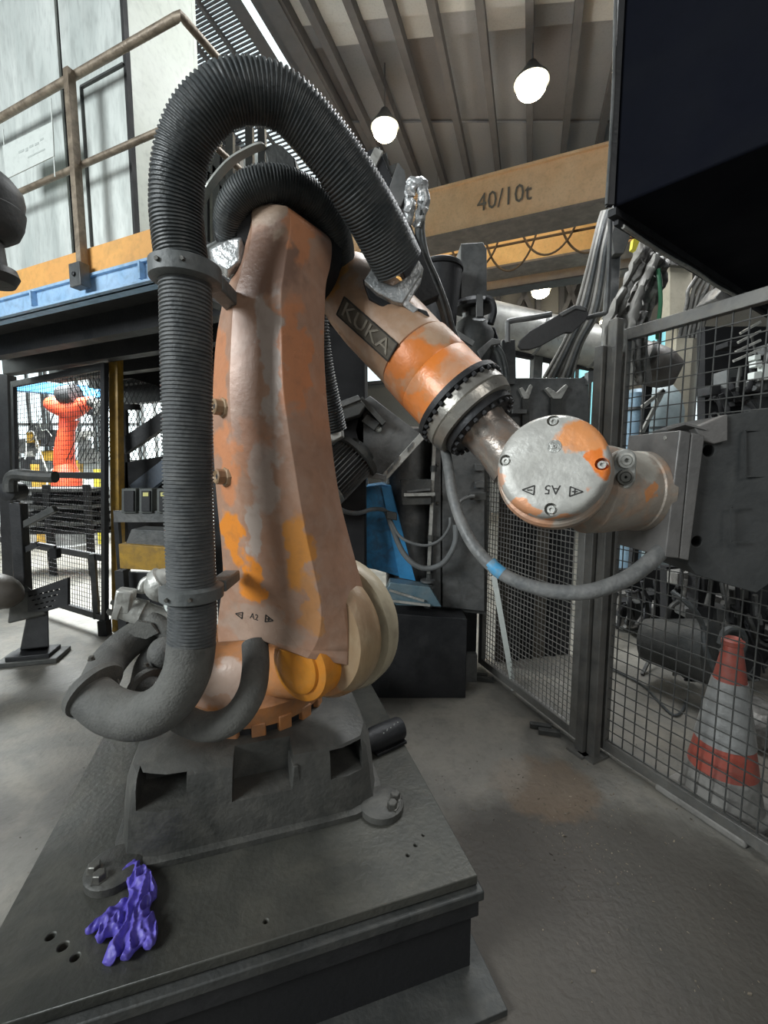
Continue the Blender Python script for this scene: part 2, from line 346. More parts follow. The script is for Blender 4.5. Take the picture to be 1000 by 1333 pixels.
obj('edge_beam', eb, lblue, plat)
for d in (.35, 1.35, 2.35):
    obj('stiffener', MB().box(at(c0 + D1 * d - D2 * .01, (zb + zk0) / 2), .014, .05, zk0 - zb - .04, D1, D2), lblue, plat)
for k in range(4):
    obj('joist', MB().bar(at(c0 + D2 * (.4 + .42 * k), zb - .0), at(c1 + D2 * (.4 + .42 * k), zb - .0), .1, .16), soot2, plat)
obj('end_beam', MB().bar(at(c0 + D2 * .02, zb), at(c0 + D2 * 1.9, zb), .08, .22), soot2, plat)
obj('back_beam', MB().bar(at(c0 + D2 * 1.8, zb - .12), at(c1 + D2 * 1.8, zb - .12), .1, .3), soot2, plat)
# railing
rail = empty('railing', at(c0, zk1), 'worn brown tubular railing along the raised platform', 'railing')
r = .021
obj('top_rail', MB().tube([at(cor + D1 * 3.3, zt), at(cor + D1 * .03, zt), at(cor, zt), at(cor + D2 * .03, zt), at(cor + D2 * 1.6, zt)], r, 16, 1), rust, rail)
obj('mid_rail', MB().tube([at(cor + D1 * 3.3, zm), at(cor + D1 * .02, zm), at(cor + D2 * .02, zm), at(cor + D2 * 1.6, zm)], r * .8, 16, 1), rust, rail)
for bse in (R_(108, 240), R_(108, 240) + D1 * 1.6, cor + D2 * 1.5):
    off = D2 * -.035 if bse is not None and (bse - cor).dot(D2) < .5 else V((0, 0, 0))
    obj('rail_post', MB().bar(at(bse + off, zk0 - .05), at(bse + off, zt), .042, .042, D2), rust, rail)
    ft = obj('post_foot', MB().box(at(bse + off - D2 * .02, zk0 - .03), .10, .06, .13, D1, D2), gsteel, rail, bev=.004)
    obj('bolt', MB().hexbolt(at(bse + off - D2 * .05, zk0 - .03), -D2, .012, .01), soot2, ft)
# sign hung on the railing
sg = empty('railing_sign', R_(35, 200, -.07), 'white rectangular sign plate hung on the brown railing', 'sign')
q = [R_(3, 190, -.06), R_(68, 158, -.06), R_(70, 203, -.06), R_(8, 233, -.06)]
obj('plate', MB().prism(q, D2 * .006), white_p, sg, bev=.001)
for x0, y0, y1 in ((4, 168, 193), (66, 128, 160), (70, 203, 230), (9, 232, 246)):
    obj('strap', MB().bar(R_(x0, y0, -.055), R_(x0 + (y1 - y0) * .06, y1, -.055), .008, .003, D2), white_p, sg)
fm_ = mk('faded_print', (.52, .56, .53), None, .6, bump=0)
dm = MB()
for (x, y, w_, h_) in ((24, 197, 7, 6), (33, 193, 3, 9), (38, 190, 5, 6), (45, 187, 5, 6), (52, 181, 4, 5)):
    dm.prism([R_(x, y, -.0615), R_(x + w_, y - w_ * .48, -.0615), R_(x + w_, y - w_ * .48 + h_ * .5, -.0615), R_(x, y + h_ * .5, -.0615)], D2 * .001)
dm.prism([R_(36, 204, -.0615), R_(58, 193, -.0615), R_(58, 195, -.0615), R_(36, 206, -.0615)], D2 * .001)
obj('faded_lettering', dm, fm_, sg)
# cabin standing on the platform
cabw = empty('cabin', at(cor + D1 * 1.4 + D2 * .5, zk1), 'cream panelled cabin behind the brown railing on the raised platform', 'cabin')
kc = R_(172, 200, .13); CT = 5.6
def cp(px, off=.13): p = R_(px, 200, off); return V((p.x, p.y, 0))
zf = zk1 + .03
obj('skirting', MB().prism([at(cp(172, .12), zk1), at(cp(172, .12) + D1 * 3, zk1), at(cp(172, .12) + D1 * 3, zf), at(cp(172, .12), zf)], D2 * .05), seam_m, cabw)
for xa, xb in ((172, 89), (85, -40), (-46, -400)):
    A, B = cp(xa), cp(xb); g = D1 * .006
    A = A + g; 
    pn = obj('wall_panel', MB().prism([at(A, zf), at(B, zf), at(B, CT), at(A, CT)], D2 * .03), cream, cabw, bev=.003)
kcp = cp(172)
obj('corner_seam', MB().bar(at(kcp, zk1), at(kcp, CT), .022, .03, D2), seam_m, cabw)
obj('seam', MB().bar(at(cp(87, .15), zk1), at(cp(87, .15), CT), .03, .01, D2), seam_m, cabw)
# raised hatch in the second panel
hz0, hz1 = R_(140, 322, .12).z, R_(140, 98, .12).z
ht = obj('hatch', MB().prism([at(cp(168, .118), zf + .05), at(cp(112, .118), zf + .05), at(cp(112, .118), hz1), at(cp(168, .118), hz1)], D2 * .012), cream, cabw, bev=.004)
obj('hatch_frame', MB().bar(at(cp(112, .112), zf + .05), at(cp(112, .112), hz1), .01, .02, D2).bar(at(cp(112, .112), hz1), at(cp(168, .112), hz1), .012, .02, D2), soot, ht)
# plain side face
sl_ = D2 * .50
obj('side_panel', MB().prism([at(kcp + D2 * .01, zf), at(kcp + sl_, zf), at(kcp + sl_, CT), at(kcp + D2 * .01, CT)], D1 * .03), cream2, cabw, bev=.003)
obj('rear_panel', MB().prism([at(kcp + sl_, zf), at(kcp + sl_ + D1 * 3, zf), at(kcp + sl_ + D1 * 3, CT), at(kcp + sl_, CT)], D2 * .03), cream2, cabw)
obj('roof', MB().prism([at(kcp, CT), at(kcp + sl_, CT), at(kcp + sl_ + D1 * 3, CT), at(kcp + D1 * 3, CT)], UP * .05), cream2, cabw)
GA_ = F(137, 826)
# posts carrying the platform
po = MB(); a = F(155, 820); _t = P(152, 480, a.y + .02); po.bar(V((a.x, a.y, 0)), V((_t.x, _t.y, zb - .02)), .075, .09, V((0, 1, 0)))
obj('platform_post', po, yel2, label='tall dirty yellow post at the right edge of the mesh gate', cat='post')
p2 = at(c0 + D2 * 1.75 + D1 * .1, 0)
obj('platform_post', MB().bar(p2, at(p2, zb - .03), .1), soot2, label='dark post under the platform hidden behind the corrugated hose', cat='post')
p3 = GA_ + V((-.87, .48, 0)).normalized() * 1.86
obj('platform_post', MB().bar(p3, at(p3, zb - .02) + V((.14, .02, 0)), .12), soot2, label='black post at the left edge of the mesh gate', cat='post')

# ================================================================== fences
def mesh_panel(root, A, u, L, z0, z1, sp_v, sp_h, m, fw=.05, wr=.0022, single=False, rails=(), lean=V((0, 0, 0))):
    at = lambda p, z: V((p.x, p.y, z)) + lean * z
    u = V(u).normalized(); nrm = u.cross(UP)
    for nm, a, b in (('frame_post', A, 0), ('frame_post', A + u * L, 0)):
        obj(nm, MB().bar(at(a, z0), at(a, z1), fw, .04, nrm), m, root, bev=.003)
    zz = [(z0 + fw / 2), (z1 - fw / 2)] + list(rails)
    for z in zz: obj('frame_rail', MB().bar(at(A + u * fw / 2, z), at(A + u * (L - fw / 2), z), .04, fw, UP), m, root, bev=.003)
    nv = int(L / sp_v); nh = int((z1 - z0) / sp_h)
    if single:
        v0 = obj('wire', MB().bar(at(A + u * sp_v, z0 + fw * .5), at(A + u * sp_v, z1 - fw * .5), wr * 2, wr * 2, nrm), soot, root)
        for i in range(1, nv - 0):
            if sp_v * (i + 1) < L: inst(v0, root, u * sp_v * i)
        h0 = obj('wire', MB().bar(at(A + u * fw * .5 + nrm * wr * 1.8, z0 + sp_h), at(A + u * (L - fw * .5) + nrm * wr * 1.8, z0 + sp_h), wr * 2, wr * 2, UP), soot, root)
        for i in range(1, nh - 0):
            if z0 + sp_h * (i + 1) < z1: inst(h0, root, UP * sp_h * i)
    else:
        mb = MB()
        for i in range(1, nv + 1):
            if sp_v * i < L: mb.bar(at(A + u * sp_v * i, z0 + fw * .5), at(A + u * sp_v * i, z1 - fw * .5), wr * 2, wr * 2, nrm)
        for i in range(1, nh + 1):
            if z0 + sp_h * i < z1: mb.bar(at(A + u * fw * .5 + nrm * wr * 1.8, z0 + sp_h * i), at(A + u * (L - fw * .5) + nrm * wr * 1.8, z0 + sp_h * i), wr * 2, wr * 2, UP)
        obj('wire_mesh', mb, m, root, kind='stuff')
FU = V((.44, -.9, 0)).normalized()
FA = F(783, 978) ; 
fr = empty('mesh_fence_panel', FA, 'tall near fence panel of square wire mesh, right of the double post', 'fence')
ztop = P(815, 430, FA.y).z
mesh_panel(fr, FA, FU, 1.55, .03, ztop, .058, .058, fsteel, fw=.055, wr=.0022, single=True)
FB = F(748, 966)
fm1 = empty('mesh_fence_panel', FB, 'low fine mesh fence panel left of the double post, behind the hanging cable', 'fence')
FC = F(627, 870); zc = P(632, 600, FC.y).z
lsm = mk('fence_zinc', (.26, .255, .235), (.34, .33, .31), .45, .5, 8, .2)
mesh_panel(fm1, FC, FB - FC, (FB - FC).length, .04, zc, .034, .034, lsm, fw=.05, wr=.0019)
fp1 = F(757, 978); 
for k, (x, y) in enumerate(((757, 978), (772, 984))):
    a = F(x, y); zt_ = ztop + .04 - k * .0
    o_ = obj('fence_post', MB().bar(V((a.x, a.y, 0)), V((a.x, a.y, zt_ if k else zc + .55)), .048, .05, FU.cross(UP)), fsteel, bev=.004,
        label=['shorter square fence post, left of the double post', 'taller square fence post, right of the double post'][k], cat='post')
    foot = obj('foot_plate', MB().box((a.x, a.y, .006), .10, .12, .012, FU, FU.cross(UP)), fsteel, o_)
# small angle feet in front of the low mesh
for k, (x, y) in enumerate(((625, 884), (706, 952))):
    a = F(x, y)
    foot = empty('floor_bracket', a, ['pair of flat steel foot bars at the far end of the fine mesh fence', 'pair of flat steel foot bars near the double fence post'][k], 'bracket')
    obj('foot_bar', MB().box(a + V((0, .03, .014)), .12, .035, .028, V((1, -.25, 0)), V((.25, 1, 0))), soot, foot, bev=.002)
    obj('foot_bar', MB().box(a + V((.03, -.03, .014)), .12, .035, .028, V((1, -.25, 0)), V((.25, 1, 0))), soot, foot, bev=.002)
# gate on the left
GA = F(137, 826); GU = V((-.87, .48, 0)).normalized()
gt = empty('mesh_gate', GA, 'black framed mesh gate under the platform, left of the yellow post', 'gate')
zg = zb - .1
GLN = 1.72
LEAN = V((.058, .01, 0))
mesh_panel(gt, GA, GU, GLN, .03 + .1, zg, .044, .044, soot2, fw=.06, wr=.0018, rails=(1.47, .72), lean=LEAN)
obj('frame_post', MB().bar(at(GA + GU * .12, .13), at(GA + GU * .12, .75), .05, .03, V((0, 1, 0))), soot, gt)
obj('gate_leg', MB().box(at(GA, .07), .08, .08, .14), soot2, gt)
obj('gate_leg', MB().box(at(GA + GU * GLN, .07), .08, .08, .14), soot2, gt)
gt2 = empty('mesh_fence_panel', GA + GU * 1.95, 'black mesh fence panel at the far left edge beyond the gate', 'fence')
mesh_panel(gt2, GA + GU * 2.02, GU, 1.0, 0.0, zg, .044, .044, soot2, fw=.06, wr=.0018, rails=(1.47, .72), lean=LEAN)
# ================================================================== the robot
from mathutils.bvhtree import BVHTree
NV = V((.53, .85, 0)).normalized(); FW = V((.85, -.53, 0)).normalized()
A1 = V((-.53, 1.70, 0)); PZ = .32
R0 = V((A1.x, A1.y, PZ))
def bvh(mb): return BVHTree.FromPolygons([tuple(v) for v in mb.v], mb.f)
def hit(b, px, py):
    o = V((0, 0, CZ)); d = ray(px, py).normalized(); p, n, i, t = b.ray_cast(o, d)
    if p is None: return None, None
    return p, (n if n.dot(d) < 0 else -n)
def bl(col, px, py, Y, rx_, rz_, amt=1.0): return (col, tuple(P(px, py, Y) - R0), (rx_, .25, rz_), amt)
TAN = (.40, .22, .13); TANL = (.50, .34, .25); ORG_ = (.82, .28, .035); SAL = (.62, .25, .11); SIL = (.50, .43, .38); BRN = (.22, .12, .08)
arm_m = mk('robot_arm_paint', (.48, .27, .175), (.38, .22, .15), .36, .05, 5, .12, (.5, .36, .28), .5, blobs=(
    bl(SAL, 285, 480, 1.38, .05, .13, .8), bl(SAL, 300, 600, 1.38, .05, .12, .9), bl(SAL, 385, 470, 1.3, .045, .16, .9), bl(SAL, 330, 585, 1.3, .05, .10, .35),
    bl(SIL, 352, 470, 1.28, .035, .20, .75), bl(SIL, 345, 620, 1.28, .05, .12, .6), bl(SIL, 330, 690, 1.3, .03, .10, .8), bl(BRN, 345, 350, 1.3, .12, .10, .8),  # long upper grey blob is a painted sheen; the lowest is worn metal
    bl((.5, .36, .26), 350, 280, 1.3, .055, .05, .9), bl(SAL, 392, 300, 1.3, .04, .09, .8),
    bl(ORG_, 302, 705, 1.36, .045, .10), bl(ORG_, 328, 755, 1.34, .045, .075), bl((.66, .27, .05), 392, 720, 1.28, .045, .13, .9), bl((.6, .26, .06), 412, 790, 1.28, .03, .10, .6),
    bl((.42, .33, .27), 340, 815, 1.34, .16, .06, .6)))
house_m = mk('gearbox_housing_paint', (.40, .28, .16), (.30, .19, .11), .42, .05, 4, .15, (.52, .42, .28), .5, stretch=(1.6, 1.6, .6), blobs=(bl((.5, .21, .05), 430, 900, 1.4, .1, .06, .7),))
fore_m = mk('forearm_paint', (.58, .37, .24), (.46, .28, .17), .38, .05, 5, .12, (.58, .44, .34), .55, blobs=(
    bl((.80, .40, .12), 435, 370, 1.6, .06, .07, .9), bl(SIL, 480, 370, 1.55, .05, .06, .5)))
foreo_m = mk('forearm_orange_paint', (.78, .26, .06), (.60, .27, .13), .36, .05, 7, .12, (.6, .42, .3), .7, blobs=(
    bl((.85, .24, .04), 540, 470, 1.4, .10, .06, .8), bl((.88, .25, .04), 530, 525, 1.4, .05, .04, .8), bl((.55, .40, .28), 570, 430, 1.4, .06, .04, .8)))
caro_m = mk('carousel_paint', (.58, .24, .08), (.48, .22, .10), .45, .05, 6, .2, (.3, .2, .13), .5, blobs=(
    bl((.60, .46, .38), 290, 885, 1.5, .16, .09, .9), bl((.5, .24, .12), 300, 915, 1.45, .2, .03, .5)))
cup_m = mk('bright_orange_paint', (.84, .33, .03), (.72, .26, .03), .4, 0, 6, .12, (.45, .24, .08), .4)
cov_m = mk('wrist_cover_metal', (.56, .55, .51), (.47, .46, .42), .42, .15, 6, .15, (.27, .26, .24), .55, blobs=(
    bl((.82, .32, .10), 752, 566, 1.2, .055, .05, .95), bl((.85, .22, .03), 763, 600, 1.2, .028, .045), bl((.78, .30, .10), 690, 668, 1.2, .11, .018, .8), bl((.75, .30, .12), 652, 640, 1.2, .02, .06, .6), bl((.30, .28, .26), 770, 640, 1.2, .04, .04, .55)))
wr_m = mk('wrist_body_metal', (.42, .36, .30), (.30, .26, .22), .42, .2, 6, .2, (.62, .30, .14), .5, blobs=(
    bl((.75, .30, .10), 830, 640, 1.25, .03, .035, .9), bl((.52, .5, .44), 825, 600, 1.25, .06, .06, .8), bl((.55, .25, .12), 670, 670, 1.25, .1, .04, .7)))
rob = empty('industrial_robot', R0, 'large orange six-axis robot arm with worn dusty paint, bolted to a raised steel plate', 'robot')
# ---- foot casting
hu, hv = V((.955, .296, 0)), V((-.296, .955, 0)); CC = A1 + V((-.01, .02, 0))
def sup(h, e, z, cx=0, cy=0, k=40):
    out = []
    for i in range(k):
        t = 2 * math.pi * i / k; c, s = math.cos(t), math.sin(t)
        rr = h / (abs(c) ** e + abs(s) ** e) ** (1 / e); out.append(CC + hu * (rr * c + cx) + hv * (rr * s + cy) + UP * z)
    return out
body = MB().rings([sup(.434, 9, .335), sup(.43, 8, .38), sup(.424, 8, .46), sup(.414, 8, .54), sup(.40, 7, .572), sup(.37, 5.5, .590), sup(.32, 3.5, .598), sup(.26, 2.2, .60)])
casting = obj('foot_casting', body, cast, rob, bev=0)
cm = MB()
bb = bvh(body)
for (px, py, sx, sz, dep) in ((209, 1036, .15, .095, .22), (452, 992, .12, .095, .22)):
    p, n = hit(bb, px, py); cm.box(p + hv * (dep / 2 - .06), sx, dep, sz, hu, hv, UP)
p, n = hit(bb, 345, 1018)
cm.hexa(p + hu * -.11 - hv * .1 - UP * .055, p + hu * .10 - hv * .1 - UP * .055, p + hu * .09 + hv * .09 - UP * .03, p + hu * -.10 + hv * .09 - UP * .03,
        p + hu * -.10 - hv * .1 + UP * .2, p + hu * .09 - hv * .1 + UP * .2, p + hu * .09 + hv * .09 + UP * .2, p + hu * -.09 + hv * .09 + UP * .2)
cut(casting, cm)
p, n = hit(bb, 378, 1020)
obj('casting_rib', MB().hexa(p + UP * .06 - hv * .0 + hu * .01, p + UP * .06 + hu * .03, p - UP * .045 + hu * .045, p - UP * .045 - hu * .0, p + UP * .06 + hv * .12, p + UP * .06 + hv * .12 + hu * .03, p - UP * .045 + hv * .1 + hu * .03, p - UP * .045 + hv * .1), cast, rob, bev=.006)
fg = MB(); fg.rings([sup(.452, 9, PZ + .001), sup(.452, 9, PZ + .02), sup(.44, 9, PZ + .026)])
obj('foot_flange', fg, cast, rob)
for sx in (-1, 1):
    for sy in (-1, 1):
        c = CC + hu * .425 * sx + hv * .425 * sy
        pad = obj('bolt_pad', MB().lathe(c + UP * PZ, UP, [(.001, .08), (.024, .08), (.032, .068)], 24), cast, rob)
        for a in (-.6, .9):
            d = (hu * sx * math.cos(a) + hv * sy * math.sin(a + .7)).normalized()
            obj('bolt', MB().hexbolt(c + d * .05 + UP * (PZ + .03), UP, .018, .022), bolt_m, pad)
# ---- carousel
ring_d = MB().lathe(V((A1.x, A1.y, 0)), UP, [(.575, .24), (.58, .262), (.63, .262), (.64, .24)], 40); obj('slew_ring', ring_d, soot2, rob)
ca = MB().lathe(V((A1.x, A1.y, 0)), UP, [(.625, .20), (.63, .275), (.70, .280), (.715, .268), (.78, .262), (.82, .255), (.86, .235), (.885, .19), (.89, .05)], 48)
obj('carousel', ca, caro_m, rob)
for k in range(18):
    a = math.radians(20 * k + 8); d = V((math.cos(a), math.sin(a), 0)); t = V((-d.y, d.x, 0))
    obj('skirt_tooth', MB().box(V((A1.x, A1.y, .618)) + d * .262, .036, .05, .055 if k % 3 else .07, d, t), caro_m, rob, bev=.005)
# arm cradle reaching from the carousel to the shoulder axis
H0 = P(395, 832, 1.36)
cr_ = MB()
def rr_(c, w_, h_, k=20, e=3.0):
    out = []
    for i in range(k):
        t = 2 * math.pi * i / k; cc, ss = math.cos(t), math.sin(t); q_ = 1 / (abs(cc) ** e + abs(ss) ** e) ** (1 / e)
        out.append(c + NV * w_ * q_ * cc + UP * h_ * q_ * ss)
    return out
ax0 = V((A1.x, A1.y, .80)); 
cr_.rings([rr_(ax0, .13, .10), rr_(ax0.lerp(V((H0.x, H0.y, .84)) + NV * .08, .5), .13, .12), rr_(V((H0.x, H0.y, .90)) + NV * .09, .10, .15)])
obj('shoulder_cradle', cr_, caro_m, rob, bev=0)
HC = P(396, 864, 1.34)
cup = MB().lathe(HC, NV, [(-.03, .095), (-.025, .112), (-.01, .118), (.10, .118), (.11, .10)], 48); obj('shoulder_cup', cup, cup_m, rob)
cup2 = MB().lathe(HC, NV, [(-.045, .05), (-.045, .075), (-.04, .084), (-.02, .088)], 32); obj('shoulder_boss', cup2, cup_m, rob)
# ---- shoulder gearbox behind the link arm
gb = MB().lathe(H0, NV, [(.03, .15), (.035, .205), (.06, .222), (.10, .228), (.128, .222), (.135, .18)], 56); obj('gearbox_ring', gb, house_m, rob)
obj('gearbox_gap', MB().lathe(H0, NV, [(.12, .195), (.17, .195)], 40), soot2, rob)
gc = MB().lathe(H0, NV, [(.150, .20), (.152, .236), (.165, .243), (.21, .240), (.235, .225), (.25, .19), (.255, .10)], 56)
obj('motor_cover', gc, tan_m, rob)
obj('cover_tab', MB().box(H0 + NV * .16 + UP * .245, .06, .035, .012, FW, NV), silver_f, rob, bev=.003)
# ---- link arm
rows = [  # (L, r1, r2, R) pixels
 [(338, 266), (345, 264), (372, 268), (376, 270)],
 [(322, 275), (330, 271), (377, 276), (398, 288)],
 [(318, 292), (328, 300), (378, 300), (401, 305)],
 [(314, 322), (324, 325), (374, 322), (398, 328)],
 [(307, 350), (316, 350), (370, 350), (392, 352)],
 [(292, 385), (305, 388), (366, 388), (390, 388)],
 [(281, 445), (301, 445), (367, 445), (389, 445)],
 [(277, 510), (299, 510), (369, 505), (392, 505)],
 [(277, 560), (302, 560), (375, 555), (397, 555)],
 [(279, 610), (309, 612), (383, 605), (403, 605)],
 [(283, 660), (319, 665), (391, 655), (411, 655)],
 [(288, 710), (335, 715), (400, 705), (422, 700)],
 [(290, 755), (350, 765), (410, 750), (434, 745)],
 [(285, 795), (360, 808), (418, 795), (446, 790)],
 [(283, 820), (350, 824), (414, 832), (452, 826)],
 [(284, 836), (338, 832), (400, 857), (452, 866)]]
YF = [1.40, 1.325, 1.265, 1.30]
def crom(a, b, c, d, t): return .5 * ((2 * b) + (c - a) * t + (2 * a - 5 * b + 4 * c - d) * t * t + (3 * b - a - 3 * c + d) * t ** 3)
rs = []
ns = len(rows)
for i in range(ns - 1):
    for k in range(4 if i < ns - 2 else 5):
        t = k / 4; ring_ = []
        g = lambda j, q: crom(rows[max(i - 1, 0)][j][q], rows[i][j][q], rows[i + 1][j][q], rows[min(i + 2, ns - 1)][j][q], t)
        f_ = (i + t) / (ns - 1); bul = .02 * math.sin(math.pi * min(f_ * 1.0, 1)); 
        pts = [P(g(j, 0), g(j, 1), YF[j] - bul) for j in range(4)]
        back = .14 + .03 * f_
        ring_ = pts + [pts[3] + NV * back * .75 - FW * .0, pts[2].lerp(pts[1], .5) + NV * back, pts[0] + NV * back * .45 + FW * .02]
        rs.append(ring_)
la = MB().rings(rs); arm = obj('link_arm', la, arm_m, rob, bev=.007, ang=22); lb = bvh(la)
for (px, py) in ((290, 531), (293, 621)):
    p, n = hit(lb, px, py)
    if p is None: continue
    n = (V((-.72, -.68, .05))).normalized(); p = p + V((.006, .006, 0))
    lug = obj('lug', MB().lathe(p, n, [(-.03, .034), (.004, .034), (.012, .030), (.014, .024), (.036, .024), (.040, .020), (.030, .010)], 8), house_m, rob)
    obj('lug_bolt', MB().lathe(p, n, [(.02, .0085), (.034, .0085)], 12), soot2, lug)
def glyph(txt, b, px, py, h, up, m, xs=1.0, parent=rob, right=None, off=.0005):
    p, n = hit(b, px, py); u = V(up); u = (u - n * u.dot(n)).normalized(); r_ = u.cross(n).normalized()
    return text('lettering', txt, p + n * off, r_, u, h, .0012, m, parent, xs=xs)
glyph('A2', lb, 331, 803, .028, (.15, 0, 1), ink)
def tri(b, px, py, s, direc, up, m, parent, sign=None):
    p, n = hit(b, px, py); u = V(up); u = (u - n * u.dot(n)).normalized(); r_ = u.cross(n).normalized() * direc
    mb = MB(); a, bq, c = p - r_ * s * .5 + u * s * .5, p - r_ * s * .5 - u * s * .5, p + r_ * s * .7
    for q0, q1 in ((a, bq), (bq, c), (c, a)): mb.bar(q0 + n * .001, q1 + n * .001, s * .11, .0025, n)
    if sign: mb.bar(p - r_ * s * .3 + n * .001, p + r_ * s * .2 + n * .001, s * .1, .0025, n)
    if sign == '+': mb.bar(p - r_ * s * .05 - u * s * .25 + n * .001, p - r_ * s * .05 + u * s * .25 + n * .001, s * .1, .0025, n)
    return obj('direction_triangle', mb, m, parent)
tri(lb, 350, 806, .024, 1, (.15, 0, 1), ink, rob, '+')
tri(lb, 312, 800, .022, -1, (.15, 0, 1), ink, rob, '-')
# rough bright casting at the elbow, behind it the elbow gearbox
el = MB().rings([[P(x, y, Y) for x, y, Y in r_] for r_ in (
  [(262, 322, 1.45), (270, 345, 1.45), (300, 365, 1.45), (322, 350, 1.42), (325, 305, 1.42), (300, 305, 1.45)],
  [(263, 322, 1.38), (272, 348, 1.38), (296, 362, 1.38), (318, 345, 1.36), (320, 302, 1.36), (298, 305, 1.38)],
  [(275, 325, 1.35), (280, 343, 1.35), (297, 352, 1.35), (310, 340, 1.34), (311, 312, 1.34), (297, 313, 1.35)])])
obj('elbow_shroud', el, silver_f, rob, bev=.004)
E0 = P(355, 318, 1.40)
obj('elbow_gearbox', MB().lathe(E0, NV, [(.02, .13), (.10, .145), (.16, .145), (.17, .11), (.30, .11)], 40), soot2, rob)
obj('elbow_cap', MB().lathe(P(345, 310, 1.33), (P(345, 310, 1.5) - P(345, 310, 1.33)), [(.03, .05), (.04, .08), (.08, .085)], 24), soot2, rob)
# ---- forearm
YA, YB = 1 / 1.72, 1 / 1.30
def Yf(x): return 1 / (YA + (YB - YA) * (x - 410) / 307)
def ST(x, y): return P(x, y, Yf(x))
FO = ST(440, 361); FE = ST(637, 565); fax = (FE - FO).normalized()
def fl_(x, y): return (ST(x, y) - FO).dot(fax)
def rp(x, r_): return r_ * Yf(x) / FPX
def fprof(l): return [(fl_(x, y) + dt, rp(x, r_)) for x, y, r_, dt in l]
f1 = MB().lathe(FO, fax, fprof([(432, 350, 8, 0), (434, 353, 22, 0), (440, 361, 34, 0), (450, 372, 41, 0), (465, 390, 46, 0), (485, 413, 49, 0), (515, 445, 50, 0), (536, 468, 50, 0), (537, 469, 48, 0)]), 48)
forearm = obj('forearm', f1, fore_m, rob); fb = bvh(f1)
f2 = MB().lathe(FO, fax, fprof([(537, 469, 49, .0), (538, 470, 52, .001), (563, 495, 53.5, 0), (564, 496, 52.8, 0), (565, 497, 53.5, 0), (584, 517, 54, 0), (590, 524, 56, 0), (591, 525, 48, 0)]), 48)
obj('wrist_drive_housing', f2, foreo_m, rob)
f3 = MB().lathe(FO, fax, fprof([(590, 524, 50, 0), (591, 525, 62, .0), (596, 530, 63, 0), (597, 531, 57, 0)]), 48); bring = obj('bolt_ring', f3, soot2, rob)
f4 = MB().lathe(FO, fax, fprof([(597, 531, 54, 0), (598, 532, 59, 0), (607, 540, 60, 0), (608, 541, 58, 0), (609, 542, 60, 0), (617, 550, 57, 0), (618, 551, 44, 0)]), 48); obj('wrist_flange', f4, mk('brushed_flange', (.40, .38, .34), (.28, .26, .23), .35, .6, 14, .2, (.5, .48, .44), .4), rob)
f5 = MB().lathe(FO, fax, fprof([(617, 550, 49, 0), (618, 551, 51, .0), (624, 557, 51, 0), (625, 558, 40, 0)]), 40); bring2 = obj('inner_bolt_ring', f5, soot2, rob)
e1 = (UP - fax * UP.dot(fax)).normalized(); e2 = fax.cross(e1)
for ringo, x, y, rr2, nb, br in ((bring, 597, 531, 60.5, 30, .0075), (bring2, 625, 558, 46, 22, .0085)):
    t = fl_(x, y); R2 = rp(x, rr2)
    b0 = obj('bolt', MB().lathe(FO + fax * (t - .002) + e1 * R2, fax, [(0, br), (.011, br), (.013, br * .6)], 8), soot2, ringo)
    for k in range(1, nb):
        a = 2 * math.pi * k / nb; inst(b0, ringo, e1 * (R2 * math.cos(a) - R2) + e2 * R2 * math.sin(a))
f6 = MB().lathe(FO, fax, fprof([(624, 557, 34, 0), (630, 563, 32, 0), (650, 582, 33, 0), (675, 600, 38, 0)]), 36); obj('wrist_shaft', f6, mk('shaft_metal', (.34, .30, .26), (.24, .21, .19), .3, .5, 9, .15, (.42, .22, .12), .5), rob)
# name plate
pc = [hit(fb, x, y) for x, y in ((448.5, 386), (519, 447.5), (505, 469), (441, 410))]
nm = (pc[1][0] + pc[2][0] - pc[0][0] - pc[3][0]).cross(pc[0][0] + pc[1][0] - pc[2][0] - pc[3][0]).normalized()
if nm.y > 0: nm = -nm
cen = hit(fb, 478, 428)[0] + nm * .001
rt = ((pc[1][0] - pc[0][0]) + (pc[2][0] - pc[3][0])).normalized(); rt = (rt - nm * rt.dot(nm)).normalized(); upv = nm.cross(rt)
if upv.dot(pc[0][0] - pc[3][0]) < 0: upv = -upv
Wd = ((pc[1][0] - pc[0][0]).length + (pc[2][0] - pc[3][0]).length) / 2; Hd = ((pc[0][0] - pc[3][0]).length + (pc[1][0] - pc[2][0]).length) / 2
npl = obj('name_plate', MB().box(cen, Wd, Hd, .012, rt, upv, nm), kplate, rob, bev=.002)
fr_ = MB()
for s_ in (-1, 1):
    fr_.bar(cen + upv * Hd / 2 * s_ - rt * Wd / 2 + nm * .006, cen + upv * Hd / 2 * s_ + rt * Wd / 2 + nm * .006, .004, .004, nm)
    fr_.bar(cen + rt * Wd / 2 * s_ - upv * Hd / 2 + nm * .006, cen + rt * Wd / 2 * s_ + upv * Hd / 2 + nm * .006, .004, .004, nm)
obj('plate_rim', fr_, ink, npl)
text('lettering', 'KUKA', cen + nm * .007, rt, upv, Hd * 1.02, .005, kletter, npl, xs=Wd / (Hd * 1.02) / 3.0, label='raised grey letters on the name plate')
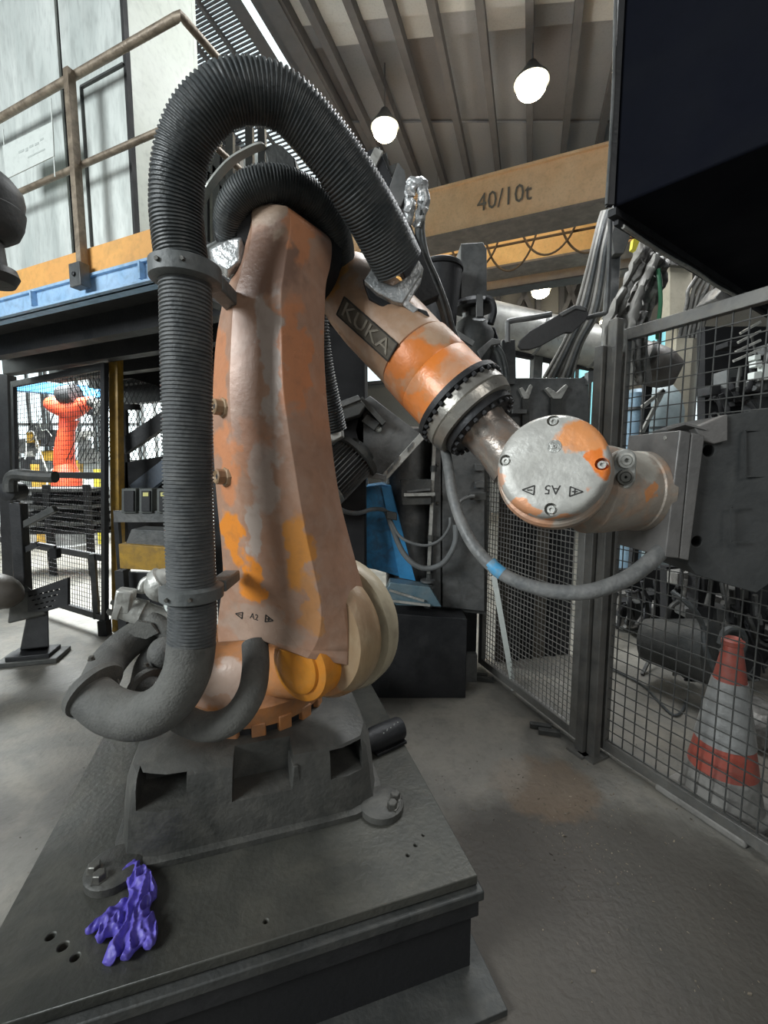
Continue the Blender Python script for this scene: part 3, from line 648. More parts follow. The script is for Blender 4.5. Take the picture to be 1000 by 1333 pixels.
# ---- wrist
DC = P(717, 604, 1.165); N5 = V((-.46, -.86, .26)).normalized()
cv = MB().lathe(DC, -N5, [(0, .10), (.0, .128), (.006, .138), (.02, .1455), (.048, .1465), (.05, .140)], 64)
cover = obj('wrist_cover', cv, cov_m, rob); cb = bvh(cv)
sc = [(656, 599), (720, 548), (788, 604), (717, 661)]
cutm = MB(); sp = []
for x, y in sc:
    # put the recess on the rim circle, in the cover's own plane
    p = W(x, y, DC, N5); d = (p - DC); d = d.normalized() * .123; sp.append(DC + d); cutm.lathe(DC + d + N5 * .01, -N5, [(0, .0165), (.03, .0165)], 20)
cut(cover, cutm)
cover.data.materials.clear(); cover.data.materials.append(cov_m)
for p in sp: obj('screw', MB().lathe(p - N5 * .018, N5, [(0, .0105), (.011, .0105), (.011, .005), (.006, .0045)], 16), lsteel, cover)
p, n = hit(cb, 722, 581); obj('centre_screw', MB().lathe(p, n, [(0, .018), (.0015, .018), (.0016, .012), (.0008, .0115), (.0009, .007), (.003, .006), (.003, .003), (0, .0025)], 20), lsteel, cover)
dn = -(UP - N5 * UP.dot(N5)).normalized() ; 
glyph('A5', cb, 719, 637, .036, dn, ink, parent=cover, xs=1.0)
tri(cb, 689, 638, .026, 1, dn, ink, cover, '-'); tri(cb, 749, 640, .026, -1, dn, ink, cover, '+')
wb_ = MB().lathe(DC - UP * .012, -N5, [(.040, .12), (.046, .146), (.054, .153), (.062, .153), (.066, .147), (.072, .153), (.11, .152), (.15, .142), (.19, .11), (.24, .10), (.245, .05)], 56)
obj('wrist_housing', wb_, wr_m, rob)
T0 = P(762, 636, 1.275); T1 = P(866, 641, 1.335); tax = (T1 - T0).normalized(); TL = (T1 - T0).length
wt = MB().lathe(T0, tax, [(-.03, .10), (.0, .132), (.06, .130), (.12, .122), (.165, .116), (.168, .121), (.205, .121), (.208, .11)], 40)
obj('wrist_neck', wt, wr_m, rob)
fl2 = MB().lathe(T0, tax, [(.205, .108), (.215, .104), (.235, .104), (.24, .085), (TL - .004, .085)], 40); tf = obj('tool_flange', fl2, lsteel, rob)
for k in range(10):
    a = 2 * math.pi * k / 10; u1 = (UP - tax * UP.dot(tax)).normalized(); u2 = tax.cross(u1)
    obj('bolt', MB().hexbolt(T0 + tax * .208 + (u1 * math.cos(a) + u2 * math.sin(a)) * .113, tax, .006, .008), bolt_m, tf)
wbb = bvh(wt)
p, n = hit(wbb, 811, 611); n = V((-.2, -.95, .05)).normalized(); p = p + n * .004
pu = MB(); uz = UP; rgt = V((.95, -.2, 0))
ov = lambda r_, t_: [p + n * t_ + uz * (.024 * (1 if math.sin(a_) > 0 else -1) + math.sin(a_) * r_) + rgt * math.cos(a_) * r_ for a_ in [2 * math.pi * (i_ + .5) / 24 for i_ in range(24)]]
pu.rings([ov(.030, -.03), ov(.030, .006), ov(.026, .010)]); plug = obj('plug_plate', pu, lsteel, rob)
for s_, in ((.022,), (-.022,)):
    obj('plug', MB().lathe(p + uz * s_ + n * .008, n, [(0, .021), (.014, .020), (.015, .015), (.013, .0145), (.016, .012), (.016, .006 if s_ > 0 else .004), (.005, .005 if s_ > 0 else .003)], 24), bolt_m if s_ < 0 else lsteel, plug)
# small parts round the elbow: strap, hose holder, support frame
st_ = [(265, 335, 1.36), (256, 305, 1.34), (259, 275, 1.32), (272, 245, 1.30), (298, 213, 1.30), (325, 196, 1.30), (343, 190, 1.30), (349, 197, 1.32), (350, 216, 1.34)]
sm = MB()
pp = [P(*q) for q in st_]; dense = []
for i in range(len(pp) - 1):
    for k in range(5): dense.append(V([crom(pp[max(i - 1, 0)][c], pp[i][c], pp[i + 1][c], pp[min(i + 2, len(pp) - 1)][c], k / 5) for c in range(3)]))
dense.append(pp[-1])
dd = V((.25, .97, 0)) * .013; rsx = []
for i, q in enumerate(dense):
    t = (dense[min(i + 1, len(dense) - 1)] - dense[max(i - 1, 0)]).normalized(); nn_ = t.cross(dd).normalized() * .003
    rsx.append([q - dd - nn_, q + dd - nn_, q + dd + nn_, q - dd + nn_])
sm.rings(rsx); obj('strap', sm, mk('strap_steel', (.62, .63, .58), (.5, .5, .46), .4, .4, 8, .1), rob)
obj('strap_anchor', MB().prism([P(344, 194, 1.30), P(352, 187, 1.30), P(366, 188, 1.30), P(384, 206, 1.30), P(386, 222, 1.30), P(350, 220, 1.30)], (.01, .08, 0)), soot, rob, bev=.004)
hs = MB(); S(hs, [(474, 365), (486, 345), (497, 366), (512, 372), (533, 358), (545, 338), (552, 350), (524, 395), (512, 392), (490, 380)], 1.40, .07)
obj('hose_holder', hs, silver_f, rob, bev=.003)
hs2 = MB(); S(hs2, [(472, 362), (512, 394), (536, 398), (556, 404), (560, 412), (520, 410), (498, 400), (480, 388)], 1.43, .12); obj('holder_base', hs2, soot2, rob, bev=.004)
obj('holder_clip', S(MB(), [(524, 385), (545, 358), (549, 364), (532, 392), (545, 402), (538, 408), (520, 394)], 1.42, .03), silver_f, rob, bev=.002)
obj('support_arm', MB().bar(P(478, 205, 1.62), P(556, 395, 1.62), .09, .06, V((0, 1, 0))), soot2, rob, bev=.004)
obj('support_plate', S(MB(), [(504, 258), (508, 240), (518, 211), (527, 222), (530, 250), (522, 268), (510, 270)], 1.56, .02), gsteel, rob, bev=.002)
obj('support_end', S(MB(), [(477, 214), (488, 191), (499, 196), (486, 223)], 1.58, .03), lsteel, rob, bev=.002)
obj('support_frame', S(MB(), [(492, 203), (503, 198), (507, 216), (517, 212), (510, 232), (495, 230)], 1.6, .03), soot, rob, bev=.002)
wrp = MB(); T(wrp, [(522, 272, 1.6), (529, 258, 1.58), (536, 243, 1.57), (546, 238, 1.57), (551, 250, 1.57), (550, 275, 1.58), (542, 298, 1.6)], [.018, .022, .02, .018, .02, .016, .015], 12)
for i_, v_ in enumerate(wrp.v): wrp.v[i_] = v_ + noise.noise_vector(v_ * 45) * .014
obj('wrapping', wrp, silver_f, rob, ang=60)
wrp = MB(); T(wrp, [(528, 280, 1.58), (534, 262, 1.57), (530, 290, 1.58)], [.02, .02, .012], 12)
for i_, v_ in enumerate(wrp.v): wrp.v[i_] = v_ + noise.noise_vector(v_ * 50) * .014
obj('wrapping', wrp, silver_f, rob, ang=60)
# ---- cables over the back of the elbow
for k, (off, lab) in enumerate(((0, 'black cable hanging from the silver wrapping down behind the forearm, left strand'), (7, 'black cable hanging from the silver wrapping down behind the forearm, right strand'))):
    cbm = T(MB(), [(549 + off * .4, 262, 1.57), (545 + off * .6, 300, 1.60), (549 + off, 335, 1.62), (562 + off, 365, 1.64), (575 + off, 400, 1.66), (584 + off, 432, 1.68), (600 + off, 462, 1.70), (622 + off, 490, 1.72)], .011 if k else .013, 8)
    obj('black_cable', cbm, rubber, label=lab, cat='cable', group=None)
# ---- big corrugated conduit
hz = empty('corrugated_hose', P(250, 860, 1.15), 'thick black ribbed hose rising in front of the link arm and arching over the elbow', 'hose')
lowp = [(116, 903, 1.20), (145, 925, 1.17), (185, 932, 1.14), (221, 913, 1.13), (243, 876, 1.14), (250, 836, 1.15)]
obj('smooth_end', T(MB(), lowp, [.062, .064, .064, .064, .064, .064], 28, 8), dusty, hz)
up1 = [(249, 842, 1.15), (251, 800, 1.15), (249, 740, 1.15), (246, 650, 1.15), (244, 550, 1.15), (243, 450, 1.15), (242, 385, 1.15), (241, 350, 1.15)]
obj('ribbed_section', T(MB(), up1, .0635, 28, 8, ribs=.0098), rubber2, hz, ang=25)
up2 = [(240, 362, 1.15), (233, 310, 1.15), (230, 262, 1.14), (236, 205, 1.12), (258, 155, 1.10), (295, 124, 1.10), (338, 121, 1.12), (378, 138, 1.15), (421, 184, 1.2), (462, 243, 1.26), (497, 303, 1.34), (518, 344, 1.40)]
obj('ribbed_arch', T(MB(), up2, [.0645, .064, .063, .062, .062, .062, .063, .065, .069, .073, .077, .079], 32, 10, ribs=.0095), rubber, hz, ang=25)
def clamp(px, py, Y, rad, h, armpx):
    c = P(px, py, Y); mb = MB().lathe(c, UP + V((.02, 0, 0)), [(-h / 2, rad - .012), (-h / 2, rad), (-h / 2 + .006, rad + .012), (h / 2 - .006, rad + .012), (h / 2, rad), (h / 2, rad - .012)], 36)
    cl = obj('clamp', mb, plastic, hz)
    e = P(*armpx); a0 = c + V((.05, .05, 0)); obj('clamp_arm', MB().bar(V((a0.x, a0.y, c.z)), V((e.x, e.y, c.z)), .05, h * .8, UP), plastic, cl, bev=.005)
    for s_ in (-1, 1): obj('screw', MB().hexbolt(c + V((s_ * .03 + .0, -(rad + .0), 0)), V((0, -1, 0)), .006, .014), bolt_m, cl)
clamp(242, 357, 1.15, .074, .05, (305, 372, 1.36)); clamp(250, 770, 1.15, .070, .042, (303, 762, 1.33))
# ---- second hose round the elbow
h2 = [(299, 322, 1.42), (296, 295, 1.36), (303, 268, 1.32), (322, 247, 1.30), (350, 239, 1.30), (382, 246, 1.33), (412, 266, 1.38), (432, 298, 1.45), (440, 335, 1.55), (438, 375, 1.66)]
h2o = empty('elbow_hose', P(299, 322, 1.42), 'shorter ribbed black hose curling tightly around the top of the link arm', 'hose')
obj('ribbed_tube', T(MB(), h2, [.038, .041, .044, .047, .048, .050, .052, .055, .058, .060], 28, 8, ribs=.007), rubber, h2o, ang=25)
# hose drop behind elbow, dark strands down between link arm and forearm
obj('rear_conduit', T(MB(), [(405, 300, 1.72), (402, 380, 1.78), (410, 470, 1.85), (430, 560, 1.95)], .075, 20, 8, ribs=.012), rubber, label='black ribbed conduit dropping in shadow between link arm and forearm', cat='hose')
# ---- lower hoses and their saddles
h3 = [(332, 838, 1.34), (333, 870, 1.28), (326, 905, 1.22), (303, 936, 1.19), (268, 946, 1.2), (232, 932, 1.24), (205, 905, 1.30), (188, 893, 1.34)]
obj('lower_hose', T(MB(), h3, .0415, 24, 8), dusty, label='smooth black hose looping under the robot shoulder, right of the thick ribbed hose', cat='hose')
obj('supply_hose', T(MB(), [(128, 893, 1.25), (140, 865, 1.34), (165, 838, 1.42), (200, 818, 1.5), (235, 812, 1.62)], .055, 22, 8), dusty, label='dusty grey hose running back from the left saddle bracket to the valves', cat='hose')
obj('supply_hose', T(MB(), [(190, 888, 1.37), (196, 864, 1.42), (214, 842, 1.48), (245, 828, 1.58)], .047, 22, 8), dusty, label='dusty grey hose running back from the inner saddle bracket, beside the round filter', cat='hose')
for (px, py, Y, dpx, rad, foot, lab) in ((122, 897, 1.21, (150, 922, 1.18), .078, [(92, 937), (97, 895), (108, 880), (128, 935)], 'large dusty half-round saddle bracket holding the thick hose end, far left of the robot'),
                                    (192, 893, 1.34, (215, 915, 1.28), .056, [(172, 905), (180, 890), (200, 905), (196, 912)], 'smaller dusty saddle bracket beside the large one, holding the lower hose')):
    c = P(px, py, Y); ax = P(*dpx) - c
    sd = empty('hose_saddle', c, lab, 'bracket')
    obj('ring', MB().lathe(c, ax, [(-.014, rad - .014), (-.014, rad + .002), (-.008, rad + .007), (.010, rad + .007), (.012, rad - .014)], 36), dusty, sd)
    obj('foot', S(MB(), foot, Y, .05), plastic, sd, bev=.003)
    obj('bolt', MB().hexbolt(c + UP * (rad + .014), UP, .008, .01), bolt_m, sd)
# ---- valves and filters on the back of the robot
va = empty('air_valve_unit', P(190, 800, 1.5), 'dusty valve unit with round filter bowls and gauge left of the thick ribbed hose', 'valve')
fb1 = MB().ball(P(213, 762, 1.48), .062, 22, 14, (1, 1, .95)); obj('filter_bowl', fb1, lsteel, va)
obj('bowl_band', MB().lathe(P(213, 762, 1.48), V((.75, .2, .55)), [(-.014, .060), (-.012, .067), (.012, .067), (.014, .060)], 32), lsteel, va)
obj('filter_bowl', MB().ball(P(214, 850, 1.40), .053, 22, 14, (1, 1, 1.05)), dusty, va)
obj('valve_body', MB().lathe(P(153, 788, 1.45), P(235, 812, 1.5) - P(153, 788, 1.45), [(0, .035), (.002, .047), (.02, .047), (.022, .040), (.07, .044), (.085, .046), (.09, .040), (.16, .038), (.17, .044), (.20, .044), (.22, .036), (.26, .036)], 28), lsteel, va)
hd = obj('valve_head', MB().box(P(163, 782, 1.44), .055, .05, .085, V((.95, .2, -.2)), V((-.2, 1, 0)), V((.2, 0, 1))), lsteel, va, bev=.008)
for a_ in range(6):
    c = P(153, 788, 1.45); ax = (P(235, 812, 1.5) - c).normalized(); u1 = (UP - ax * UP.dot(ax)).normalized(); u2 = ax.cross(u1)
    obj('bolt', MB().hexbolt(c + (u1 * math.cos(a_ * 1.047) + u2 * math.sin(a_ * 1.047)) * .033, -ax, .009, .018), bolt_m, hd)
gg = P(221, 788, 1.36); gn = V((-.35, -.93, .1))
ga = obj('gauge', MB().lathe(gg, gn, [(-.03, .018), (-.01, .025), (.0, .027), (.004, .026), (.004, .023), (.002, .0225)], 28), bolt_m, va)
obj('gauge_face', MB().lathe(gg, gn, [(.0, .023), (.0025, .023)], 28), white_p, ga)
obj('gauge_needle', MB().bar(gg + V(gn).normalized() * .003 - UP * .004, gg + V(gn).normalized() * .003 + V((.006, -.002, .014)), .002, .001, V(gn)), ink, ga)
obj('elbow_pipe', T(MB(), [(198, 806, 1.46), (212, 818, 1.44), (230, 835, 1.44), (240, 860, 1.46)], .032, 18), dusty, va)
obj('link_pipe', T(MB(), [(183, 772, 1.48), (188, 757, 1.5), (204, 752, 1.5)], .014, 12), lsteel, va)
flp = MB(); S(flp, [(178, 808), (196, 812), (206, 824), (190, 832), (172, 828), (166, 824)], 1.40, .012); obj('dust_flap', flp, dusty, va, sub=0)
# ---- wrist cable
wc = [(578, 575, 1.50), (584, 610, 1.42), (592, 655, 1.35), (614, 706, 1.28), (651, 745, 1.22), (702, 766, 1.17), (760, 771, 1.14), (812, 755, 1.16), (845, 732, 1.20), (862, 716, 1.24)]
wr = empty('wrist_cable', P(651, 745, 1.22), 'thick grey cable drooping from the forearm ring to the black tool block', 'cable')
obj('sheath', T(MB(), wc, [.017, .017, .017, .0185, .0195, .0205, .0215, .022, .023, .024], 16, 8), mk('cable_sheath', (.13, .135, .135), (.2, .2, .195), .5, 0, 20, .3, (.3, .3, .28), .4), wr)
obj('blue_tape', T(MB(), [(638, 733, 1.238), (645, 740, 1.227), (654, 747, 1.216)], .0200, 16), mk('blue_tape', (.05, .35, .65), (.2, .3, .36), .5, 0, 40, .2), wr)
# ---- tool block
tl = empty('tool_block', P(890, 640, 1.25), 'heavy grey and black steel tool block mounted on the robot wrist, right', 'tool')
f_ = [P(886, 560, 1.20), P(900, 563, 1.205), P(884, 727, 1.205), P(866, 725, 1.20)]
obj('mounting_plate', MB().prism(f_, (-.03, .20, .0)), tool_m, tl, bev=.003)
f_ = [P(901, 563, 1.207), P(918, 567, 1.21), P(897, 730, 1.21), P(885, 727, 1.207)]
obj('spacer_plate', MB().prism(f_, (-.03, .20, .0)), tool_m, tl, bev=.003)
big = MB().prism([P(914, 552, 1.24), P(948, 540, 1.24), P(1075, 520, 1.18), P(1085, 700, 1.18), P(985, 772, 1.24), P(960, 765, 1.25), P(905, 748, 1.25), P(896, 735, 1.24)], (.02, .26, 0)); 
bk = obj('black_housing', big, toolb, tl)
ctm = MB(); 
for x, y, r_ in ((937, 586, .017), (921, 708, .016)): ctm.lathe(P(x, y, 1.20), (0, 1, 0), [(0, r_), (.09, r_)], 20)
cut(bk, ctm); bk.data.materials.clear(); bk.data.materials.append(toolb)
m_ = bk.modifiers.new('bevel', 'BEVEL'); m_.width = .004; m_.segments = 2; m_.limit_method = 'ANGLE'
obj('top_plate', S(MB(), [(905, 557), (948, 539), (948, 574), (930, 578), (915, 574)], 1.225, .03), tool_m, tl, bev=.003)
obj('top_cap', MB().prism([P(868, 560, 1.30), P(892, 553, 1.22), P(920, 560, 1.22), P(890, 570, 1.30)], (0, 0, .006)), tool_m, tl)
for (x0, y0, x1, y1) in ((970, 560, 998, 620), (952, 660, 975, 705)):
    pm = MB(); 
    for a_, b_ in (((x0, y0), (x1, y0)), ((x0, y0), (x0, y1)), ((x0, y1), (x1, y1))): pm.bar(P(*a_, 1.222), P(*b_, 1.222), .004, .004, V((0, 1, 0)))
    obj('raised_outline', pm, toolb, tl)
for x, y in ((862, 575), (868, 590), (872, 570), (874, 632), (866, 690)):
    q_ = (x - 886) / -50.0; obj('screw_hole', MB().lathe(P(x, y, 1.20 + .0 + .17 * q_ + .0) + V((-.012, 0, 0)), V((-1, -.15, 0)), [(-.012, .006), (.002, .006), (.003, .004)], 8), lsteel, tl)
# ================================================================== plate under the robot
CO = V((.284, 1.18, 0)); pu_, pv_ = V((-.955, -.296, 0)), V((-.296, .955, 0))
def pq(a0, a1, b0, b1, z): return [CO + pu_ * a0 + pv_ * b0 + UP * z, CO + pu_ * a1 + pv_ * b0 + UP * z, CO + pu_ * a1 + pv_ * b1 + UP * z, CO + pu_ * a0 + pv_ * b1 + UP * z]
ped = empty('steel_pedestal', CO + pu_ * .65 + pv_ * .7, 'oily black steel pedestal plate with drilled holes that carries the robot', 'pedestal')
tp = obj('top_plate', MB().prism(pq(0, 1.30, 0, 1.45, PZ - .03), (0, 0, .03)), plate, ped)
cm = MB()
for x, y, r_ in ((66, 1219, .0105), (82, 1232, .012), (98, 1246, .010), (541, 1100, .006), (531, 1113, .006), (551, 1087, .005), (346, 1199, .006)):
    p = F(x, y, PZ); cm.lathe(p + UP * .02, -UP, [(0, r_), (.045, r_)], 16)
cut(tp, cm); tp.data.materials.clear(); tp.data.materials.append(plate)
m_ = tp.modifiers.new('bevel', 'BEVEL'); m_.width = .003; m_.segments = 2; m_.limit_method = 'ANGLE'; m_.angle_limit = math.radians(60)
obj('edge_slab', MB().prism(pq(-.012, 1.31, -.022, 1.46, PZ - .065), (0, 0, .03)), soot, ped, bev=.004)
obj('upper_flange', MB().prism(pq(.0, 1.30, -.012, 1.44, PZ - .125), (0, 0, .055)), soot2, ped, bev=.004)
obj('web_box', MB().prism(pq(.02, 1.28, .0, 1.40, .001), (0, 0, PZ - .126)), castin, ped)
obj('floor_plate', MB().prism(pq(-.03, .60, -.13, 1.40, .0), (0, 0, .02)), soot, ped, bev=.002)
# black cylinder with scrubbed white marks lying behind the foot casting
cy0, cy1 = P(470, 1003, 1.66), P(500, 952, 1.62)
mo = empty('black_cylinder', F(495, 985, PZ), 'small black cylindrical motor with white scuffed lettering right of the robot foot', 'motor')
mc = V((F(488, 976, PZ).x, F(488, 976, PZ).y, PZ + .052)); md_ = V((.80, .55, 0)).normalized()
obj('barrel', MB().lathe(mc, md_, [(-.05, .042), (.0, .05), (.13, .05), (.14, .045), (.145, .02)], 28), soot2, mo)
mbb = bvh(MB().lathe(mc, md_, [(-.05, .05), (.14, .05)], 28)); sm_ = MB()
for k in range(5):
    p, n = hit(mbb, 500 + k * 4.6, 954 - k * 3.4)
    if p: sm_.bar(p + n * .0005 - md_ * .006 - UP * .004, p + n * .0005 + UP * (.002 + .004 * (k % 2)), .004, .001, n)
obj('white_marks', sm_, white_p, mo)
obj('base_lug', MB().box(V((mc.x, mc.y, PZ + .008)) + md_ * .06, .16, .10, .014, md_, V((-md_.y, md_.x, 0))), soot2, mo, bev=.003)
# ================================================================== purple glove on the plate
gl = MB()
def G(x, y, h=.012): return F(x, y, PZ) + UP * h
def gt_(pts, r_, fl=.5): gl.tube([G(*q) for q in pts], r_, 14, 5)
gt_([(166, 1138, .018), (178, 1148, .022), (186, 1170, .024), (180, 1192, .024), (172, 1212, .02)], [.020, .028, .030, .032, .030])
gt_([(160, 1136, .014), (176, 1138, .024), (194, 1154, .02), (198, 1178, .016)], [.012, .018, .018, .012])
gt_([(172, 1184, .02), (150, 1196, .02), (130, 1208, .016), (112, 1217, .012)], [.026, .022, .016, .011])
gt_([(160, 1200, .02), (142, 1216, .018), (126, 1230, .014)], [.026, .022, .014])
gt_([(166, 1212, .02), (154, 1236, .018), (138, 1259, .012)], [.026, .020, .012])
gt_([(178, 1208, .02), (176, 1232, .02), (162, 1256, .013)], [.026, .022, .013])
gt_([(180, 1192, .02), (192, 1210, .02), (198, 1226, .016), (190, 1242, .012)], [.024, .020, .014, .010])
gt_([(150, 1205, .014), (172, 1228, .016), (188, 1232, .014)], [.02, .022, .014])
gme = bpy.data.meshes.new('glove_tmp'); gme.from_pydata(gl.v, [], gl.f); go = bpy.data.objects.new('glove_tmp', gme); C.objects.link(go)
md2 = go.modifiers.new('r', 'REMESH'); md2.mode = 'VOXEL'; md2.voxel_size = .003
dg = bpy.context.evaluated_depsgraph_get(); gm2 = bpy.data.meshes.new_from_object(go.evaluated_get(dg)); bpy.data.objects.remove(go)
g2 = MB(); g2.f = [tuple(p.vertices) for p in gm2.polygons]
for v in gm2.vertices:
    c = v.co.copy(); q = V((c.x * 44 + c.y * 12, c.y * 22, c.z * 8)); rdg = 1 - abs(noise.noise(q + V((3, 1, 2)))) * 2.4
    h = max(c.z - PZ, 0); k = .35 + .65 * min(h / .03, 1)
    c.z = PZ + .001 + max(0, h * .55) + (rdg * .014 + noise.noise(c * 90) * .004) * k
    c += V((noise.noise(q * .8 + V((9, 0, 0))), noise.noise(q * .8 + V((0, 9, 0))), 0)) * .006
    c.z = max(c.z, PZ + .0008); g2.v.append(c)
obj('nitrile_glove', g2, glove_m, label='crumpled purple nitrile glove lying on the black steel plate', cat='glove', ang=70)
ORD = ('leftmost', 'second from the left', 'third from the left', 'fourth from the left', 'fifth from the left', 'sixth from the left', 'seventh from the left', 'eighth from the left', 'ninth from the left', 'tenth from the left', 'rightmost')
# ================================================================== overhead crane and lamps
G0 = V((2.14, 8.0, 0))
def gp(k, off, z): p = G0 - D1 * k + D2 * off; return V((p.x, p.y, z))
def girder(off, lab, m, k0=-6, k1=7):
    g = empty('crane_girder', gp(0, off, 5.82), lab, 'crane girder')
    obj('web', MB().prism([gp(k0, off, 5.82), gp(k1, off, 5.82), gp(k1, off, 6.60), gp(k0, off, 6.60)], D2 * .5), m, g)
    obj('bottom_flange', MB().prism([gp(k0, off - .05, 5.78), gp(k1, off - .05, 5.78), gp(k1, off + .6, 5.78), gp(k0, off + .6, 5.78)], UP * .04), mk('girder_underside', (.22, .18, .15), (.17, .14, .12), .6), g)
    obj('top_flange', MB().prism([gp(k0, off - .06, 6.60), gp(k1, off - .06, 6.60), gp(k1, off + .6, 6.60), gp(k0, off + .6, 6.60)], UP * .04), m, g)
    return g
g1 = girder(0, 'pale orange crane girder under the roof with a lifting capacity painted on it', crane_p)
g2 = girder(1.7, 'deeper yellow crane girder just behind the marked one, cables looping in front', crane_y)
tc_ = W(656, 258, gp(0, -.01, 6), D2)
text('lettering', '40/10t', tc_ - D2 * .01, -D1, UP, .42, .004, mk('stencil_paint', (.17, .14, .11), None, .7, bump=0), g1, xs=.85)
fe = empty('festoon_cable', gp(0, 1.15, 6.2), 'brown festoon cable hanging in loops along the yellow crane girder', 'cable')
fmat = mk('festoon_rubber', (.10, .06, .03), None, .6)
for dz in (0, .16): obj('track_wire', MB().bar(gp(-5.5, 1.3, 6.2 - dz), gp(3.5, 1.3, 6.2 - dz), .035), fmat, fe)
for k in range(10):
    a = -4.2 + k * .72; w_ = 1.0; dep = [.50, .62, .45, .6, .55, .66, .5, .58, .48, .52][k]
    pts = [gp(a + w_ * t, 1.25 + .05 * (k % 2), 6.18 - dep * (1 - (2 * t - 1) ** 2) ** .8) for t in (0, .12, .3, .5, .7, .88, 1)]
    obj('loop', MB().tube(pts, .022, 6, 3), fmat, fe)
rb_ = empty('runway_beam', gp(0, 2.6, 6), 'pale grey steel beam below the yellow crane girder', 'beam')
obj('web', MB().prism([gp(-6, 2.7, 5.72), gp(7, 2.7, 5.72), gp(7, 2.7, 6.0), gp(-6, 2.7, 6.0)], D2 * .2), mk('pale_beam', (.42, .39, .35), (.36, .33, .3), .6), rb_)
obj('flange', MB().prism([gp(-6, 2.6, 5.69), gp(7, 2.6, 5.69), gp(7, 3.0, 5.69), gp(-6, 3.0, 5.69)], UP * .03), rib_m, rb_)
for i, (px, py, Y, s_, en, where) in enumerate([(501, 166, 9.0, 1, 60, 'just right of the ribbed arch'), (692, 108, 8.2, 1.1, 90, 'the highest and brightest one on the roof'), (569, 311, 11.5, .8, 40, 'seen just under the marked crane girder'),
                                 (704, 377, 12.2, 1, 40, 'hanging lower, above the black oval disc'), (789, 418, 11.5, .6, 20, 'smallest one, right of the black oval disc')]):
    c = P(px, py, Y); lp = empty('high_bay_lamp', c, 'glowing round hall lamp, ' + where, 'lamp', None)
    obj('reflector', MB().lathe(c, UP, [(-.0, .27 * s_), (.03, .27 * s_), (.2, .14 * s_), (.32, .07 * s_), (.34, .03)], 24), gsteel, lp)
    obj('bulb', MB().ball(c - UP * .06, .23 * s_, 16, 10, (1, 1, .7)), lamp_m, lp)
    obj('hanger', MB().bar(c + UP * .3, V((c.x, c.y, min(9.2, c.z + 3))), .02), rib_m, lp)
    l = bpy.data.lights.new('lamp_light', 'POINT'); l.energy = en * .6; l.color = (1, .93, .82); l.shadow_soft_size = .25; lo = bpy.data.objects.new('lamp_light', l); C.objects.link(lo); lo.location = c - UP * .35

# ================================================================== things in the middle distance
dk = empty('tall_machine_frame', P(300, 600, 4.0), 'dull brown-grey framed machine wall seen through the hose arch', 'machine')
bw = mk('dull_brown_panel', (.13, .125, .115), (.17, .165, .15), .6, .1, 3, .1)
obj('panel', S(MB(), [(268, 190), (312, 190), (312, 430), (268, 430)], 4.0, .1), bw, dk)
for (a, b) in (((283, 165), (283, 400)), ((325, 165), (328, 400)), ((341, 165), (345, 400)), ((266, 160), (268, 400)), ((262, 205), (310, 262)), ((300, 175), (300, 400))):
    obj('frame_bar', MB().bar(P(*a, 3.9), P(*b, 3.9), .06, .06, V((0, 1, 0))), soot2, dk)
obj('support', MB().bar(V((-1.55, 4.1, 0)), V((-1.55, 4.1, 4.0)), .12), soot2, dk)
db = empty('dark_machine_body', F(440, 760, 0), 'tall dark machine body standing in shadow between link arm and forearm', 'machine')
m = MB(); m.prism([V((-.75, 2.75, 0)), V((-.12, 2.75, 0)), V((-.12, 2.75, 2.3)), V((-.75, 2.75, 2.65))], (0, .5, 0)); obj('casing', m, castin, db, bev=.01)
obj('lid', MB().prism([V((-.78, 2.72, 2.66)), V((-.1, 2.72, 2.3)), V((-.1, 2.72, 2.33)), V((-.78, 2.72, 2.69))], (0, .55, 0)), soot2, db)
# blue and grey machine with a finned motor
bm_ = empty('press_machine', F(500, 830, 0), 'blue and grey machine with a sloping hopper, behind the forearm', 'machine')
obj('blue_casing', S(MB(), [(425, 640), (497, 630), (509, 632), (541, 757), (490, 742), (425, 728)], 2.95, .35), blue, bm_, bev=.006)
obj('folded_plate', S(MB(), [(497, 634), (508, 634), (541, 756), (520, 752)], 2.93, .02), mk('fresh_blue', (.06, .33, .66), (.05, .25, .5), .4), bm_)
obj('blue_stiffener', S(MB(), [(449, 672), (458, 674), (462, 688), (450, 690)], 2.93, .03), blue, bm_)
for x in (432, 440): obj('blue_rib', S(MB(), [(x, 655), (x + 4, 655), (x + 4, 728), (x, 728)], 2.92, .03), blue, bm_)
obj('rounded_column', MB().lathe(P(532, 785, 3.15), UP, [(0, .17), (1.1, .17), (1.28, .16), (1.3, .1)], 32), gsteel, bm_)
obj('sloping_hopper', S(MB(), [(471, 522), (482, 515), (549, 566), (500, 622), (478, 618), (462, 560)], 2.75, .15), gsteel, bm_, bev=.006)
obj('hopper_rim', MB().bar(P(551, 566, 2.73), P(497, 625, 2.73), .045, .06, V((0, 1, 0))), lsteel, bm_, bev=.004)
obj('hopper_lip', MB().bar(P(468, 616, 2.72), P(503, 622, 2.72), .035, .08, V((0, 1, 0))), gsteel, bm_, bev=.004)
for x, y in ((534, 582), (516, 600), (508, 611)): obj('rim_clip', MB().box(P(x, y, 2.70), .05, .02, .025, P(549, 566, 2.7) - P(500, 622, 2.7)), gsteel, bm_)
obj('hopper_flange', MB().bar(P(470, 520, 2.70), P(500, 552, 2.70), .03, .10, V((0, 1, 0))), soot, bm_)
obj('sight_cap', MB().lathe(P(493, 559, 2.74), V((-.2, -1, .2)), [(0, .02), (.02, .02), (.03, .012)], 16), white_p, bm_)
obj('sensor_block', MB().box(P(483, 550, 2.72), .10, .06, .06, V((.8, 0, -.6)), V((0, 1, 0)), V((.6, 0, .8))), soot, bm_, bev=.005)
